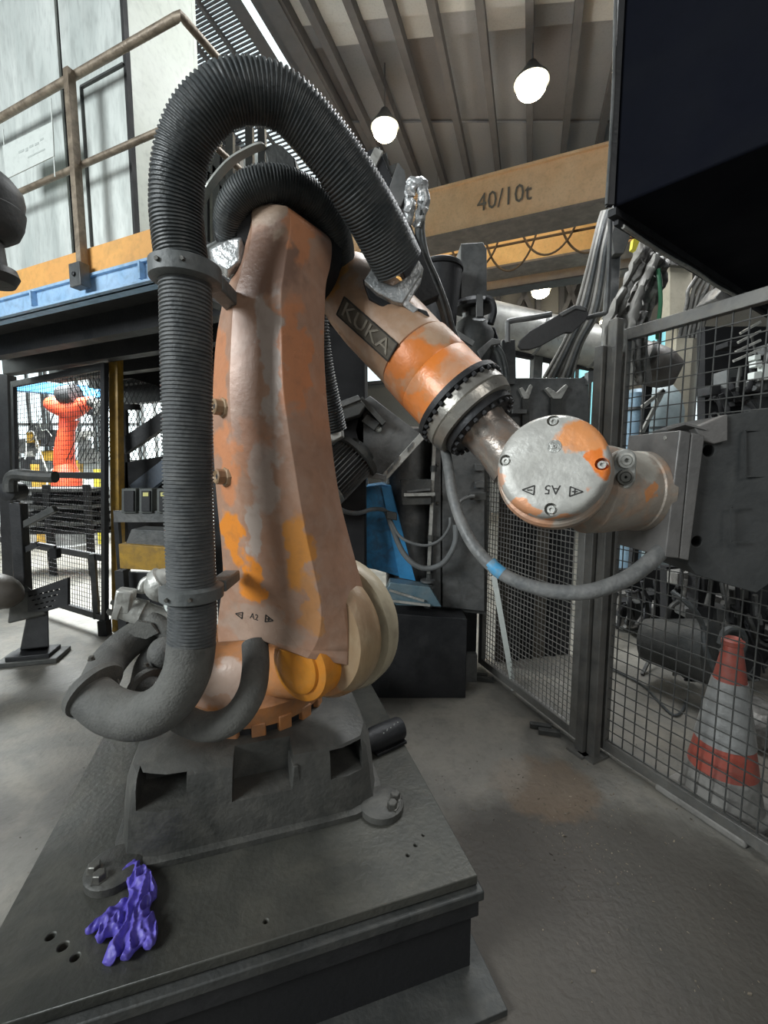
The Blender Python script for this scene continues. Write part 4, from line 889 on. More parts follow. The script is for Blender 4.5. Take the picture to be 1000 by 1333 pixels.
obj('lid_box', S(MB(), [(410, 549), (424, 530), (466, 516), (476, 528), (468, 540), (430, 552)], 2.6, .14), soot, bm_, bev=.006)
obj('lid_top', S(MB(), [(418, 536), (430, 527), (466, 514), (470, 520), (440, 532)], 2.58, .16), gsteel, bm_, bev=.003)
# motor
ma, mbp = P(417, 640, 2.58), P(478, 578, 2.72); mx = (mbp - ma).normalized()
mo2 = empty('electric_motor', ma, 'grey finned electric motor with pale fan cover, right of the link arm', 'motor')
obj('fan_cover', MB().lathe(ma, mx, [(-.09, .05), (-.085, .09), (-.05, .125), (.0, .14), (.06, .142), (.065, .13)], 32), lsteel, mo2)
obj('core', MB().lathe(ma, mx, [(.06, .115), (.30, .115)], 32), soot2, mo2)
ua = (UP - mx * UP.dot(mx)).normalized(); ub = mx.cross(ua)
f0 = None
for k in range(36):
    a = 2 * math.pi * k / 36; d = ua * math.cos(a) + ub * math.sin(a)
    obj('fin', MB().box(ma + mx * .18 + d * .125, .23, .004, .035, mx, mx.cross(d), d), gsteel, mo2)
obj('end_flange', MB().lathe(ma, mx, [(.295, .12), (.30, .165), (.33, .165), (.335, .10), (.38, .09)], 32), soot, mo2)
tb = obj('terminal_box', S(MB(), [(399, 570), (405, 558), (433, 545), (444, 552), (446, 568), (410, 588)], 2.42, .12), lsteel, mo2, bev=.006)
obj('box_lid', MB().lathe(P(431, 560, 2.41), V((0, -1, 0)), [(0, .022), (.008, .022), (.01, .018)], 20), gsteel, tb)
obj('gland', MB().lathe(P(421, 571, 2.40), V((0, -1, -.3)), [(0, .018), (.03, .018), (.04, .013)], 16), lsteel, tb)
cab = mk('grey_machine_cable', (.17, .18, .18), (.12, .125, .125), .5)
obj('motor_cable', T(MB(), [(421, 572, 2.37), (426, 582, 2.36), (430, 620, 2.4), (432, 648, 2.45), (445, 664, 2.5), (465, 668, 2.6), (485, 663, 2.7), (500, 664, 2.8), (508, 672, 2.85)], .014, 10), cab, label='thin grey cable running from the finned motor box towards the blue machine', cat='cable')
obj('looped_cable', T(MB(), [(503, 665, 2.84), (512, 690, 2.82), (524, 718, 2.8), (540, 735, 2.78), (558, 740, 2.78), (578, 732, 2.78), (592, 708, 2.8), (593, 684, 2.84)], .018, 10), cab, label='thick grey cable looping lowest in front of the grey machine column', cat='cable')
obj('looped_cable', T(MB(), [(505, 668, 2.83), (518, 695, 2.80), (534, 706, 2.78), (556, 710, 2.78), (574, 702, 2.8), (585, 686, 2.84), (586, 674, 2.87)], .010, 10), cab, label='thinner grey cable looping above the thick one in front of the machine column', cat='cable')
obj('cable_tie_block', MB().box(P(510, 671, 2.80), .07, .05, .05, V((1, 0, -.2))), soot, label='small cable clamp block where the grey cables meet on the blue machine', cat='clamp', bev=.005)
# grey cabinet with bracket
gcb = empty('grey_cabinet', F(600, 815, 0), 'tall grey steel cabinet standing behind the drooping wrist cable', 'cabinet')
obj('door', S(MB(), [(576, 500), (631, 500), (631, 796), (576, 790)], 2.9, .03), gsteel, gcb, bev=.004)
obj('body', S(MB(), [(563, 500), (634, 500), (634, 800), (563, 792)], 2.94, .45), soot, gcb)
obj('edge_strip', S(MB(), [(563, 505), (574, 505), (574, 792), (563, 790)], 2.9, .03), gsteel, gcb, bev=.003)
obj('hinge_rod', MB().bar(P(568, 520, 2.87), P(556, 790, 2.87), .022), lsteel, gcb)
for y in (560, 610, 650, 700, 750): obj('rod_collar', MB().lathe(P(566 - (y - 560) * .035, y, 2.87), UP, [(-.02, .022), (.02, .022)], 12), soot, gcb)
for dy in (0, 5): obj('rod_flange', MB().lathe(P(557, 756 + dy * 1.5, 2.84), UP, [(-.006, .05), (.006, .05)], 20), gsteel, gcb)
obj('lower_pipe', MB().lathe(P(557, 790, 2.84), UP, [(0, .03), (.16, .03)], 16), gsteel, gcb)
for x, y in ((572, 605), (572, 655)): obj('bolt', MB().hexbolt(P(x - 2, y, 2.89), V((0, -1, 0)), .010, .012), bolt_m, gcb)
lbk = obj('latch_bracket', S(MB(), [(521, 624), (562, 624), (562, 657), (524, 658)], 2.82, .05), soot, gcb, bev=.005)
obj('latch_bar', MB().bar(P(526, 644, 2.80), P(566, 643, 2.80), .02, .03, V((0, 1, 0))), lsteel, lbk)
obj('latch_plate', MB().bar(P(530, 640, 2.79), P(560, 637, 2.79), .012, .03, V((0, 1, 0))), gsteel, lbk)
for y in (604, 626): obj('hinge_block', S(MB(), [(619, y), (631, y), (631, y + 9), (619, y + 9)], 2.84, .05), gsteel, gcb, bev=.003)
hb = obj('handle', S(MB(), [(611, 644), (633, 641), (633, 651), (613, 651)], 2.82, .04), soot, gcb, bev=.003)
obj('handle_pipe', T(MB(), [(596, 661, 2.8), (600, 652, 2.8), (610, 647, 2.8), (618, 646, 2.8)], .012, 8), gsteel, hb)
# low blue-grey base of the machine
lb_ = empty('machine_plinth', F(540, 840, 0), 'low dark machine base with a pale blue sill, left of the fine mesh fence', 'machine')
obj('sill', S(MB(), [(508, 758), (560, 765), (575, 790), (516, 788), (500, 775)], 2.75, .12), mk('blue_grey_sill', (.12, .22, .28), (.2, .27, .3), .35, .3, 8, .2), lb_, bev=.004)
obj('chrome_rail', MB().bar(P(507, 768, 2.73), P(552, 782, 2.73), .014), lsteel, lb_)
obj('chrome_rail', MB().bar(P(510, 782, 2.73), P(560, 788, 2.73), .014), lsteel, lb_)
obj('black_base', MB().prism([V((-.1, 2.75, 0)), V((.55, 2.75, 0)), V((.55, 2.75, .55)), V((-.1, 2.75, .6))], (0, .5, 0)), soot2, lb_, bev=.005)
obj('foot_bracket', MB().box(V((.60, 2.9, .15)), .1, .06, .2), gsteel, lb_, bev=.003)
# guard panel above the low fence
gp_ = empty('guard_panel', P(710, 600, 3.3), 'flat grey guard sheet with two forked hooks, behind the round wrist cover', 'panel')
obj('sheet', S(MB(), [(669, 492), (766, 492), (766, 612), (640, 612), (640, 560), (656, 560), (656, 500)], 3.35, .03), gsteel, gp_, bev=.003)
obj('post', MB().bar(V((P(700, 500, 3.4).x, 3.42, 0)), P(700, 500, 3.42), .05), soot, gp_)
for x, w_ in ((685, 9), (725, 15)):
    hk = obj('hook', S(MB(), [(x - w_, 506), (x - w_ + 4, 504), (x, 511), (x + w_ - 3, 500), (x + w_, 503), (x + w_ * .4, 519), (x - w_ * .3, 519)], 3.30, .04), lsteel, gp_, bev=.002)
    obj('channel', S(MB(), [(x - w_ * .5, 517), (x + w_ * .5, 517), (x + w_ * .5, 575), (x - w_ * .5, 575)], 3.31, .03), soot, gp_)
obj('ledge', S(MB(), [(668, 533), (686, 533), (686, 538), (668, 538)], 3.28, .05), gsteel, gp_)
obj('upright', S(MB(), [(654, 442), (671, 442), (672, 500), (655, 500)], 3.3, .06), gsteel, gp_, bev=.003)
obj('cross_box', S(MB(), [(766, 484), (783, 480), (783, 492), (766, 500)], 3.3, .06), gsteel, gp_)
obj('brace', MB().bar(P(750, 498, 3.4), P(772, 486, 3.4), .03), soot2, gp_)
# valve tower with flange and brackets
vt = empty('valve_tower', P(617, 490, 3.1), 'dark grey rectangular valve tower above the forearm flange', 'machine')
obj('housing', S(MB(), [(600, 317), (629, 315), (634, 324), (634, 388), (600, 389)], 3.1, .2), gsteel, vt, bev=.005)
obj('side_rail', S(MB(), [(593, 345), (599, 343), (599, 388), (593, 388)], 3.1, .1), soot, vt)
for k in range(5): obj('side_plug', MB().box(P(591, 352 + k * 9, 3.06), .05, .05, .028), soot2, vt, bev=.003)
obj('flange_plate', MB().lathe(P(617, 400, 3.15), UP, [(-.02, .12), (-.02, .145), (.0, .15), (.03, .13), (.05, .08)], 32), soot2, vt)
obj('neck', MB().lathe(P(615, 455, 3.15), UP, [(-.35, .1), (.0, .14), (.1, .15), (.18, .11), (.21, .075), (.3, .075)], 28), soot, vt)
obj('clamp_strip', S(MB(), [(621, 383), (629, 383), (629, 412), (621, 412)], 2.95, .03), gsteel, vt)
obj('top_ring', MB().lathe(P(624, 417, 2.95), V((0, -.6, 1)), [(0, .04), (.008, .045), (.012, .03)], 20), gsteel, vt)
obj('side_hook', T(MB(), [(632, 388, 3.0), (640, 392, 3.0), (643, 405, 3.0), (639, 422, 3.0)], .022, 8), soot2, vt)
obj('lower_body', S(MB(), [(594, 425), (645, 425), (660, 470), (630, 486), (592, 455)], 3.1, .3), soot2, vt, bev=.01)
obj('angle_plate', S(MB(), [(622, 456), (641, 440), (652, 442), (652, 447), (640, 449), (627, 466)], 2.85, .03), gsteel, vt, bev=.002)
obj('hook_bar', MB().bar(P(590, 432, 2.7), P(616, 448, 2.7), .03, .03, V((0, 1, 0))), gsteel, vt)
obj('standpipe', MB().bar(V((P(617, 490, 3.2).x, 3.25, 0)), P(617, 440, 3.25), .12), soot2, vt)
for k in range(2): obj('tower_hose', T(MB(), [(640 + k * 6, 450, 2.9), (648 + k * 6, 462, 2.9), (654 + k * 5, 485, 2.92), (656 + k * 5, 520, 2.95)], .016, 8), rubber, label=['black hose curving beside the valve tower, left strand', 'black hose curving beside the valve tower, right strand'][k], cat='hose')
# dark bucket and cable group left of the tower
bu = empty('black_drum', P(570, 380, 3.0), 'round black drum left of the grey valve tower', 'drum')
obj('shell', MB().lathe(P(572, 400, 3.0), UP, [(-.35, .10), (0, .12), (.15, .14), (.26, .15), (.27, .135), (.265, .12)], 28), soot2, bu)
obj('rim', MB().lathe(P(572, 352, 3.0), UP, [(-.01, .15), (-.005, .158), (.01, .158), (.012, .15)], 28), castin, bu)
obj('drum_stand', MB().bar(V((P(572, 400, 3).x, 3.0, 0)), P(572, 430, 3.0), .08), soot2, bu)
# big duct
du = empty('ventilation_duct', P(700, 435, 6.0), 'large pale round metal duct running behind the black oval disc', 'duct')
d0, d1 = P(540, 397, 6.0), P(800, 457, 6.0)
obj('pipe', MB().lathe(d0, d1 - d0, [(0, .27), ((d1 - d0).length, .27)], 40), duct_m, du)
for t in (.35, .62, .9): obj('joint_ring', MB().lathe(d0.lerp(d1, t), d1 - d0, [(-.02, .27), (-.02, .285), (.02, .285), (.02, .27)], 40), gsteel, du)
obj('support_beam', MB().bar(P(560, 440, 6.1), P(805, 486, 6.1), .10, .06), castin, du)
obj('duct_leg', MB().bar(V((P(700, 450, 6).x, 6.1, 0)), P(700, 450, 6.1), .12), soot, du)
de = empty('dark_duct', P(845, 475, 4.2), 'dark pipe end with rounded nose behind the fence mesh', 'duct')
obj('pipe', T(MB(), [(812, 464, 4.3), (822, 467, 4.25), (850, 476, 4.1), (868, 482, 4.05), (884, 486, 4.0)], [.19, .19, .185, .165, .10], 28, 5), mk('dark_duct_metal', (.10, .09, .08), (.15, .14, .13), .5, .2, 6, .2), de)
obj('band', MB().lathe(P(838, 472, 4.12), P(850, 476, 4.1) - P(838, 472, 4.12), [(-.015, .185), (-.015, .198), (.015, .198), (.015, .185)], 28), soot, de)
obj('prop', MB().bar(V((P(845, 500, 4.1).x, 4.2, 0)), P(845, 478, 4.2), .06), soot2, de)
# black oval disc on its arm
od = empty('oval_disc', P(722, 425, 2.5), 'flat black oval disc on a bent rod, in front of the pale duct', 'disc')
obj('plate', S(MB(), [(675, 450), (677, 443), (690, 431), (728, 409), (746, 398), (756, 397), (764, 401), (767, 409), (763, 417), (745, 433), (736, 433), (728, 437), (705, 450), (690, 455), (679, 455)], 2.5, .025), mirror_b, od, bev=.004)
obj('hub', S(MB(), [(728, 408), (748, 397), (760, 398), (764, 405), (750, 402), (732, 412)], 2.49, .045), gsteel, od, bev=.004)
obj('rod', T(MB(), [(661, 446, 2.56), (661, 424, 2.56), (664, 418, 2.56), (690, 414, 2.56), (718, 409, 2.55)], .016, 8, 3), gsteel, od)
obj('rod', T(MB(), [(764, 414, 2.55), (778, 410, 2.55), (786, 408, 2.55), (790, 400, 2.55), (793, 340, 2.6), (795, 275, 2.65)], .013, 8, 3), gsteel, od)
# steel column and hanging hoses in front of it
col = empty('steel_column', V((P(795, 400, 4.4).x, 4.4, 0)), 'slim grey steel column below the black overhead cabinet', 'column')
cx_ = P(798, 400, 4.4).x
obj('shaft', MB().bar(V((cx_, 4.45, 0)), V((cx_, 4.45, 4.2)), .10, .10, V((0, 1, 0))), gsteel, col, bev=.005)
obj('cross_arm', MB().bar(P(780, 326, 4.4), P(812, 320, 4.4), .06, .05, V((0, 1, 0))), soot, col)
obj('upper_box', S(MB(), [(790, 272), (815, 290), (822, 305), (812, 330), (800, 330)], 4.3, .2), soot, col, bev=.005)
hsm = [mk('hanging_hose_grey', (.22, .21, .19), (.14, .135, .12), .5), mk('hanging_hose_pale', (.36, .35, .32), (.26, .25, .23), .5), rubber]
for k in range(7):
    a = 779 + k * 3.2; b = 748 + k * 5.0; o2 = obj('hanging_hose', T(MB(), [(a + 5, 276, 4.0), (a, 292, 3.95), (a - 8, 325, 3.9), (a - 18 + k, 365, 3.9), (b, 410, 3.9), (b - 14 - k, 446, 3.95), (b - 40 + k, 492, 4.0)], .016 + .005 * (k % 3), 8, 4), hsm[k % 3], label=None)
    o2['label'] = 'slim grey hose hanging left of the steel column, ' + (ORD[k] if k < 6 else 'rightmost') + ' of seven'; o2['category'] = 'hose'; o2['group'] = 'hoses hanging left of the steel column'
# bundle of fat hoses to the right of the column
for k in range(11):
    a = 834 + (k % 6) * 6.5 + (k // 6) * 10; b = 795 + (k % 6) * 10 + (k // 6) * 8; Y = 3.6 + .05 * (k % 3) + .1 * (k // 6)
    hh = T(MB(), [(a, 318 + (k % 6) * 6, Y), (a - 7, 338 + (k % 4) * 4, Y), (a - 20 + k, 372, Y - .05 * (k % 2)), (b, 412 - (k % 3) * 6, Y), (b - 6, 440, Y), (b - 4, 500, Y + .1)], [.03, .035, .026, .038, .03, .03], 10, 5)
    for i_, v_ in enumerate(hh.v): hh.v[i_] = v_ + noise.noise_vector(v_ * 14) * .035
    obj('grimy_hose', hh, hulk if k % 3 else hsm[k % 2], label='fat grimy hose bundled right of the steel column, ' + ORD[k] + ' at its top', cat='hose', group='grimy hoses right of the steel column')
obj('yellow_bracket', S(MB(), [(825, 311), (830, 309), (834, 311), (828, 326), (823, 324)], 3.5, .04), yel_hi, label='tiny yellow bracket at the top of the grimy hose bundle', cat='bracket')
obj('green_hose', T(MB(), [(857, 350, 3.6), (859, 370, 3.6), (860, 395, 3.6), (857, 425, 3.6), (856, 440, 3.7)], .016, 8), green_m, label='thin green hose among the grimy hoses above the fence', cat='hose')
bc = empty('beige_column', V((P(886, 400, 4.3).x, 4.3, 0)), 'pale beige machine column above and behind the fence', 'column')
bx_ = P(887, 400, 5.2).x
obj('shaft', MB().box(V((bx_, 5.2, 1.75)), .20, .2, 3.5), beige, bc, bev=.01)
obj('upper_part', S(MB(), [(872, 342), (902, 346), (900, 412), (872, 416)], 5.0, .2), beige, bc, bev=.005)
obj('cap', S(MB(), [(868, 334), (904, 338), (904, 348), (868, 344)], 4.95, .25), hulk, bc, bev=.005)
for k in range(6):
    a = 900 + k * 5.5
    obj('bent_pipe', T(MB(), [(a + 10, 352 + k * 2, 3.5), (a + 6, 362 + k * 2, 3.5), (a - 4 + k * 2, 378, 3.5), (a - 6, 396, 3.5), (a - 16, 440, 3.55)], .014 + .004 * (k % 2), 8), hsm[(k + 1) % 2] if k % 3 else hulk, label='thin bent pipe below the black cabinet edge, ' + (ORD[k] if k < 5 else 'rightmost') + ' of six', cat='pipe', group='bent pipes below the black cabinet')
obj('angled_duct', S(MB(), [(930, 388), (948, 366), (975, 362), (962, 380), (940, 396)], 3.2, .2), hulk, label='short angled grey duct emerging under the black cabinet corner', cat='duct', bev=.01)
# ================================================================== black cabinet hanging at the top right
oc = empty('overhead_cabinet', P(797, 270, 2.0), 'huge black overhead cabinet filling the top right corner', 'cabinet')
k0 = P(797, 270, 2.0); aa = V((.93, .37, 0)).normalized(); ab = V((.40, -.92, 0)).normalized()
k0z = k0.z; e0 = k0; e1_ = k0 + aa * 2.4; e2_ = e1_ + ab * 2.0; e3_ = k0 + ab * 2.0
_e1 = P(990, 388, 3.1); e1_ = V((_e1.x, _e1.y, k0z)); dirr = (e1_ - e0); e1_ = e0 + dirr * 1.6; e3_ = e0 + V((.62, -.66, 0)) * 1.2; e2_ = e1_ + V((.62, -.66, 0)) * 1.2
obj('shell', MB().prism([e0, e1_, e2_, e3_], UP * 2.6), cblk, oc, bev=.01)
obj('lower_frame', MB().bar(e0 - UP * .02, e1_ - UP * .02, .035, .03).bar(e0 - UP * .05 + dirr * .02, e1_ - UP * .05, .02), soot2, oc)
obj('corner_trim', MB().bar(e0 + V((-.015, -.01, 0)), e0 + V((-.015, -.01, 2.6)), .025), soot2, oc)
obj('corner_cable', MB().tube([e0 + V((-.035, -.02, z_ * .43)) + V((noise.noise(V((z_, 0, 0)) * .7) * .012, 0, 0)) for z_ in range(7)], .007, 8, 4), gsteel, oc)
obj('frame_pipe', MB().tube([e0 + dirr * t_ - UP * (.06 + .01 * (i_ % 2)) - V((.01, .02, 0)) for i_, t_ in enumerate((.05, .25, .45, .6, .75, .86))], .009, 8, 3), lsteel, oc)
obj('hanging_column', MB().bar(V((e2_.x - .2, e2_.y + .2, 0)), V((e2_.x - .2, e2_.y + .2, k0z)), .15), soot2, oc)
pt = V((0, 0, CZ)); 
# ================================================================== machinery beyond the right fence
tk = empty('pale_tank', P(862, 560, 4.6), 'pale grey-green tank with rounded shoulder behind the fence mesh', 'tank')
tkc = P(862, 570, 4.6)
obj('vessel', MB().lathe(V((tkc.x, 4.7, 0)), UP, [(0, .24), (tkc.z + .28, .24), (tkc.z + .45, .20), (tkc.z + .55, .12), (tkc.z + .58, .05)], 36), tankm, tk)
obj('seam_ring', MB().lathe(V((tkc.x, 4.7, tkc.z + .1)), UP, [(-.01, .24), (-.01, .25), (.01, .25), (.01, .24)], 36), gsteel, tk)
lbm = mk('light_blue_drum_paint', (.35, .52, .66), (.28, .42, .55), .45, .1, 4, .1)
dr_ = empty('blue_drum', P(826, 560, 4.4), 'light blue vertical drum left of the pale tank, behind the mesh', 'drum')
dc = P(826, 560, 4.4)
obj('shell', MB().lathe(V((dc.x, 4.4, 0)), UP, [(0, .13), (dc.z + .25, .13), (dc.z + .36, .11), (dc.z + .4, .06)], 28), lbm, dr_)
obj('flange', MB().lathe(V((dc.x, 4.4, dc.z + .2)), UP, [(-.015, .13), (-.015, .155), (.015, .155), (.015, .13)], 28), gsteel, dr_)
obj('leaning_rod', MB().bar(P(864, 508, 4.0), P(836, 563, 4.0), .03).bar(P(864, 508, 4.0), P(836, 530, 4.0), .03), lsteel, label='pair of pale rods crossing in front of the pale tank', cat='rod')
def clutter(name, lab, cat, x0, x1, y0, y1, Y, nb, npipe, seed, mats, back=True):
    random.seed(seed); e = empty(name, P((x0 + x1) / 2, y1, Y), lab, cat)
    if back: obj('backing', S(MB(), [(x0, y0), (x1, y0), (x1, y1), (x0, y1)], Y + .25, .08), castin, e)
    for k in range(nb):
        x = random.uniform(x0 + 5, x1 - 12); y = random.uniform(y0 + 4, y1 - 12); w_ = random.uniform(8, 26); h_ = random.uniform(6, 24); YY = Y + random.uniform(-.05, .15)
        obj('unit_box', S(MB(), [(x, y), (min(x + w_, x1), y - w_ * .1), (min(x + w_, x1), y + h_), (x, y + h_)], YY, .12), random.choice(mats), e, bev=.003)
    for k in range(npipe):
        x = random.uniform(x0 + 4, x1 - 4); y = random.uniform(y0 + 4, y1 - 10); pts = [(x, y, Y - .08)]; dx_ = random.uniform(-9, 9)
        for j in range(4):
            x = min(max(x + dx_ + random.uniform(-4, 4), x0), x1); y = min(max(y + random.uniform(-2, 22), y0), y1); pts.append((x, y, Y - .08 + random.uniform(-.06, .03)))
        obj('pipe', T(MB(), pts, random.uniform(.006, .018), 8, 4), random.choice(mats), e)
    return e
cl1 = clutter('machine_rack', 'black machine rack packed with pipes and boxes behind the upper fence mesh', 'machine', 918, 1015, 425, 640, 2.9, 30, 26, 3, [soot, soot2, gsteel, castin, toolb, soot2])
for (x, y, w_, h_) in ((983, 462, 8, 6), (984, 470, 9, 7), (982, 484, 10, 9), (995, 474, 8, 20)): obj('white_terminal', S(MB(), [(x, y), (x + w_, y - 1), (x + w_, y + h_), (x, y + h_)], 2.72, .05), white_p, cl1, bev=.003)
for k in range(4): obj('pale_bar', MB().bar(P(955 + k * 3, 470 - k * 12, 2.72), P(990, 455 - k * 12, 2.72), .014), lsteel, cl1)
obj('rack_leg', MB().bar(V((P(930, 640, 3).x, 3.05, 0)), V((P(930, 640, 3).x, 3.05, 1.6)), .12), soot2, cl1)
obj('rack_leg', MB().bar(V((P(1000, 640, 3).x, 3.05, 0)), V((P(1000, 640, 3).x, 3.05, 1.6)), .12), soot2, cl1)
cl2 = clutter('scrap_machinery', 'grimy heap of dark machine parts on the floor behind the traffic cone', 'machinery', 868, 1030, 738, 885, 3.0, 22, 26, 11, [soot, soot2, hulk, castin, gsteel])
obj('barrel', MB().lathe(P(905, 845, 2.75), V((.5, -.7, .1)), [(-.3, .15), (0, .20), (.1, .21), (.12, .15)], 28), soot, cl2)
obj('coil', T(MB(), [(938, 838, 2.5), (944, 822, 2.5), (958, 818, 2.5), (968, 828, 2.5), (966, 846, 2.5), (952, 856, 2.5), (940, 846, 2.5)], .02, 8), rubber, cl2)
obj('loop_hose', T(MB(), [(875, 770, 2.6), (900, 790, 2.5), (915, 815, 2.5), (920, 850, 2.45), (950, 900, 2.4), (985, 925, 2.35), (1010, 930, 2.3)], .016, 8), rubber, cl2)
cl3 = clutter('low_machinery', 'dark low machine parts right behind the double fence post', 'machinery', 796, 862, 742, 815, 3.7, 9, 12, 21, [soot, soot2, castin, hulk])
obj('pale_block', MB().box(F(985, 940, .1), .25, .3, .2), hulk, label='pale rounded lump of metal on the floor right of the traffic cone', cat='block', bev=.05)
# dark boards behind the fine mesh, pale strip leaning
for k in range(6):
    a = F(664 + k * 17, 880 - k * 2, 0); tpz = 1.5
    obj('dark_board', MB().box(V((a.x, a.y + .25, tpz / 2)), .10, .03, tpz), [castin, soot2][k % 2] if k % 3 else mk('brown_board', (.06, .05, .04), (.09, .08, .065), .8), label='dark upright board behind the fine mesh fence, ' + (ORD[k] if k < 5 else 'rightmost') + ' of six', cat='board', group='dark boards behind the fine mesh fence', bev=.004)
a = F(669, 900, 0); b = P(643, 750, a.y + .05)
obj('pale_strip', MB().bar(a + UP * .01, b, .035, .01, V((0, 1, 0))), white_p, label='pale flat metal strip leaning behind the fine mesh fence', cat='strip')
# traffic cone
cb_ = F(936, 1046, 0)
cn = empty('traffic_cone', cb_, 'dusty red traffic cone with a silvery sleeve, standing behind the near fence', 'cone')
Hc = P(927, 830, cb_.y).z
def cr2(z_): return .165 + (.030 - .165) * (z_ / Hc)
obj('base', MB().box(cb_ + UP * .02, .37, .37, .04, V((.44, -.9, 0)), V((.9, .44, 0))), cone_b, cn, bev=.012)
def band(nm, z0, z1, m_, ex=0): return obj(nm, MB().lathe(cb_, UP, [(z0, cr2(z0) + ex), (z1, cr2(z1) + ex)], 36), m_, cn)
zk_ = P(925, 996, cb_.y).z; band('grey_skirt', .04, zk_, cone_b); band('red_body', zk_, Hc - .015, cone_r)
zs0 = P(930, 962, cb_.y).z; zs1 = P(930, 884, cb_.y).z; band('reflective_sleeve', zs0, zs1, cone_w, .004)
obj('tip_ring', MB().lathe(cb_, UP, [(Hc - .035, .035), (Hc - .03, .042), (Hc - .012, .042), (Hc - .008, .034), (Hc, .028), (Hc - .01, .018)], 28), cone_r, cn)
# things on the floor
obj('floor_cable', MB().tube([F(*q, .012) for q in ((790, 868), (815, 880), (840, 894), (862, 918), (878, 931), (888, 925), (893, 912))], .008, 8, 5), rubber, label='black cable curling on the floor behind the near fence', cat='cable')
obj('leaning_bar', MB().bar(F(836, 878, .01), P(872, 806, F(836, 878).y + .3), .02), soot, label='dark thin bar leaning behind the near fence, left of the cone', cat='bar')
obj('orange_box', S(MB(), [(988, 615), (1012, 612), (1012, 660), (990, 664)], 2.6, .2), mk('orange_red_box', (.8, .2, .07), None, .5), label='bright orange-red block at the right picture edge behind the black tool', cat='block', bev=.005)
# debris
random.seed(5); deb = MB(); deb2 = MB()
for k in range(900):
    x = random.gauss(745, 60); y = random.gauss(1060, 50)
    if k > 380: x, y = random.uniform(20, 990), random.uniform(880, 1320)
    p = F(x, y, 0)
    inpl = (p - CO); u_, v_ = inpl.dot(pu_), inpl.dot(pv_)
    if -.2 < u_ < 1.4 and -.2 < v_ < 1.5: continue
    s_ = random.uniform(.001, .0035) * (1.6 if random.random() < .1 else 1)
    deb.box(p + UP * s_ * .4, s_ * random.uniform(1, 2.4), s_ * 1.2, s_ * .8, V((random.random() - .5, random.random() - .5, .1)), V((random.random() - .5, random.random() - .5, 0)) + V((.01, 0, 0)))
obj('floor_debris', deb, mk('grit', (.30, .25, .18), (.06, .05, .04), .6, 0, 12), label='scattered grit and chips on the concrete floor', cat='debris', kind='stuff')

# ================================================================== left side, under the platform
pa = empty('dark_partition', P(195, 700, 4.5), 'black sheet partition with stair beams right of the yellow post', 'partition')  # partition of black sheets put round the bright lattice opening, with stair beams
for poly in ([(156, 470), (260, 470), (260, 494), (215, 505), (170, 492), (156, 494)], [(156, 530), (163, 528), (168, 655), (156, 655)], [(205, 500), (262, 505), (262, 540), (222, 548), (216, 520)], [(163, 602), (262, 585), (262, 675), (163, 675)], [(156, 675), (262, 675), (262, 705), (156, 705)]):
    obj('black_sheet', S(MB(), poly, 4.5, .05), castin, pa)
obj('stair_beam', MB().bar(P(160, 583, 4.35), P(262, 515, 4.35), .14, .08, V((0, 1, 0))), soot2, pa)
obj('blue_grey_beam', MB().bar(P(178, 640, 4.3), P(262, 575, 4.3), .16, .08, V((0, 1, 0))), mk('blue_grey_beam', (.05, .07, .10), (.07, .09, .12), .5), pa)
obj('black_arm', MB().bar(P(158, 530, 4.2), P(181, 530, 4.2), .05), castin, pa)
obj('upright', MB().bar(V((P(161, 700, 4.2).x, 4.2, 0)), V((P(161, 700, 4.2).x, 4.2, 2.3)), .06), castin, pa)
ml = MB()
for k in range(-12, 18):
    ml.bar(P(158 + k * 6, 492, 4.6), P(158 + k * 6 + 50, 600, 4.6), .006); ml.bar(P(158 + k * 6 + 50, 492, 4.62), P(158 + k * 6, 600, 4.62), .006)
obj('lattice_mesh', ml, soot2, pa, kind='stuff')
for k, (x, w_, lab) in enumerate(((158, 19, 'dark control box nearest the yellow post'), (181, 17, 'dark control box with a yellow tag, middle of three'), (204, 20, 'dark control box with a yellow tag, nearest the ribbed hose'))):
    e = empty('control_box', P(x + w_ / 2, 669, 3.7), lab, 'box', 'control boxes on the grey rail')
    obj('case', S(MB(), [(x, 636), (x + w_, 636), (x + w_, 668), (x, 668)], 3.7, .14), mk('control_box_grey', (.10, .11, .105), (.13, .14, .13), .5), e, bev=.006)
    obj('front', S(MB(), [(x + 3, 639), (x + w_ - 3, 639), (x + w_ - 3, 666), (x + 3, 666)], 3.685, .02), soot2, e, bev=.003)
    if k: obj('tag', S(MB(), [(x + 5, 641), (x + w_ - 5, 641), (x + w_ - 5, 646), (x + 5, 646)], 3.68, .008), mk('tag_yellow', (.75, .7, .25), None, .5), e)
rr = empty('box_rail', P(190, 672, 3.7), 'grey rail carrying the row of dark control boxes', 'rail')
obj('bar', MB().bar(P(150, 672, 3.75), P(240, 672, 3.75), .045, .10), gsteel, rr)
obj('rail_leg', MB().bar(V((P(152, 680, 3.75).x, 3.78, 0)), P(152, 675, 3.78), .04), soot2, rr)
yb = empty('yellow_beam', P(190, 742, 3.4), 'dirty yellow horizontal beam with a sloping grey hopper, left of the ribbed hose', 'beam')
obj('beam', S(MB(), [(154, 708), (240, 714), (240, 746), (156, 740)], 3.4, .1), yel2, yb, bev=.006)
obj('grey_hopper', S(MB(), [(163, 709), (171, 689), (240, 692), (240, 716)], 3.45, .2), gsteel, yb, bev=.004)
obj('beam_leg', MB().bar(V((P(158, 745, 3.45).x, 3.45, 0)), P(158, 742, 3.45), .07), soot2, yb)
obj('beam_leg', MB().bar(V((P(236, 745, 3.45).x, 3.45, 0)), P(236, 742, 3.45), .07), soot2, yb)
obj('low_panel', S(MB(), [(158, 745), (262, 748), (262, 860), (158, 850)], 3.9, .05), soot2, yb)
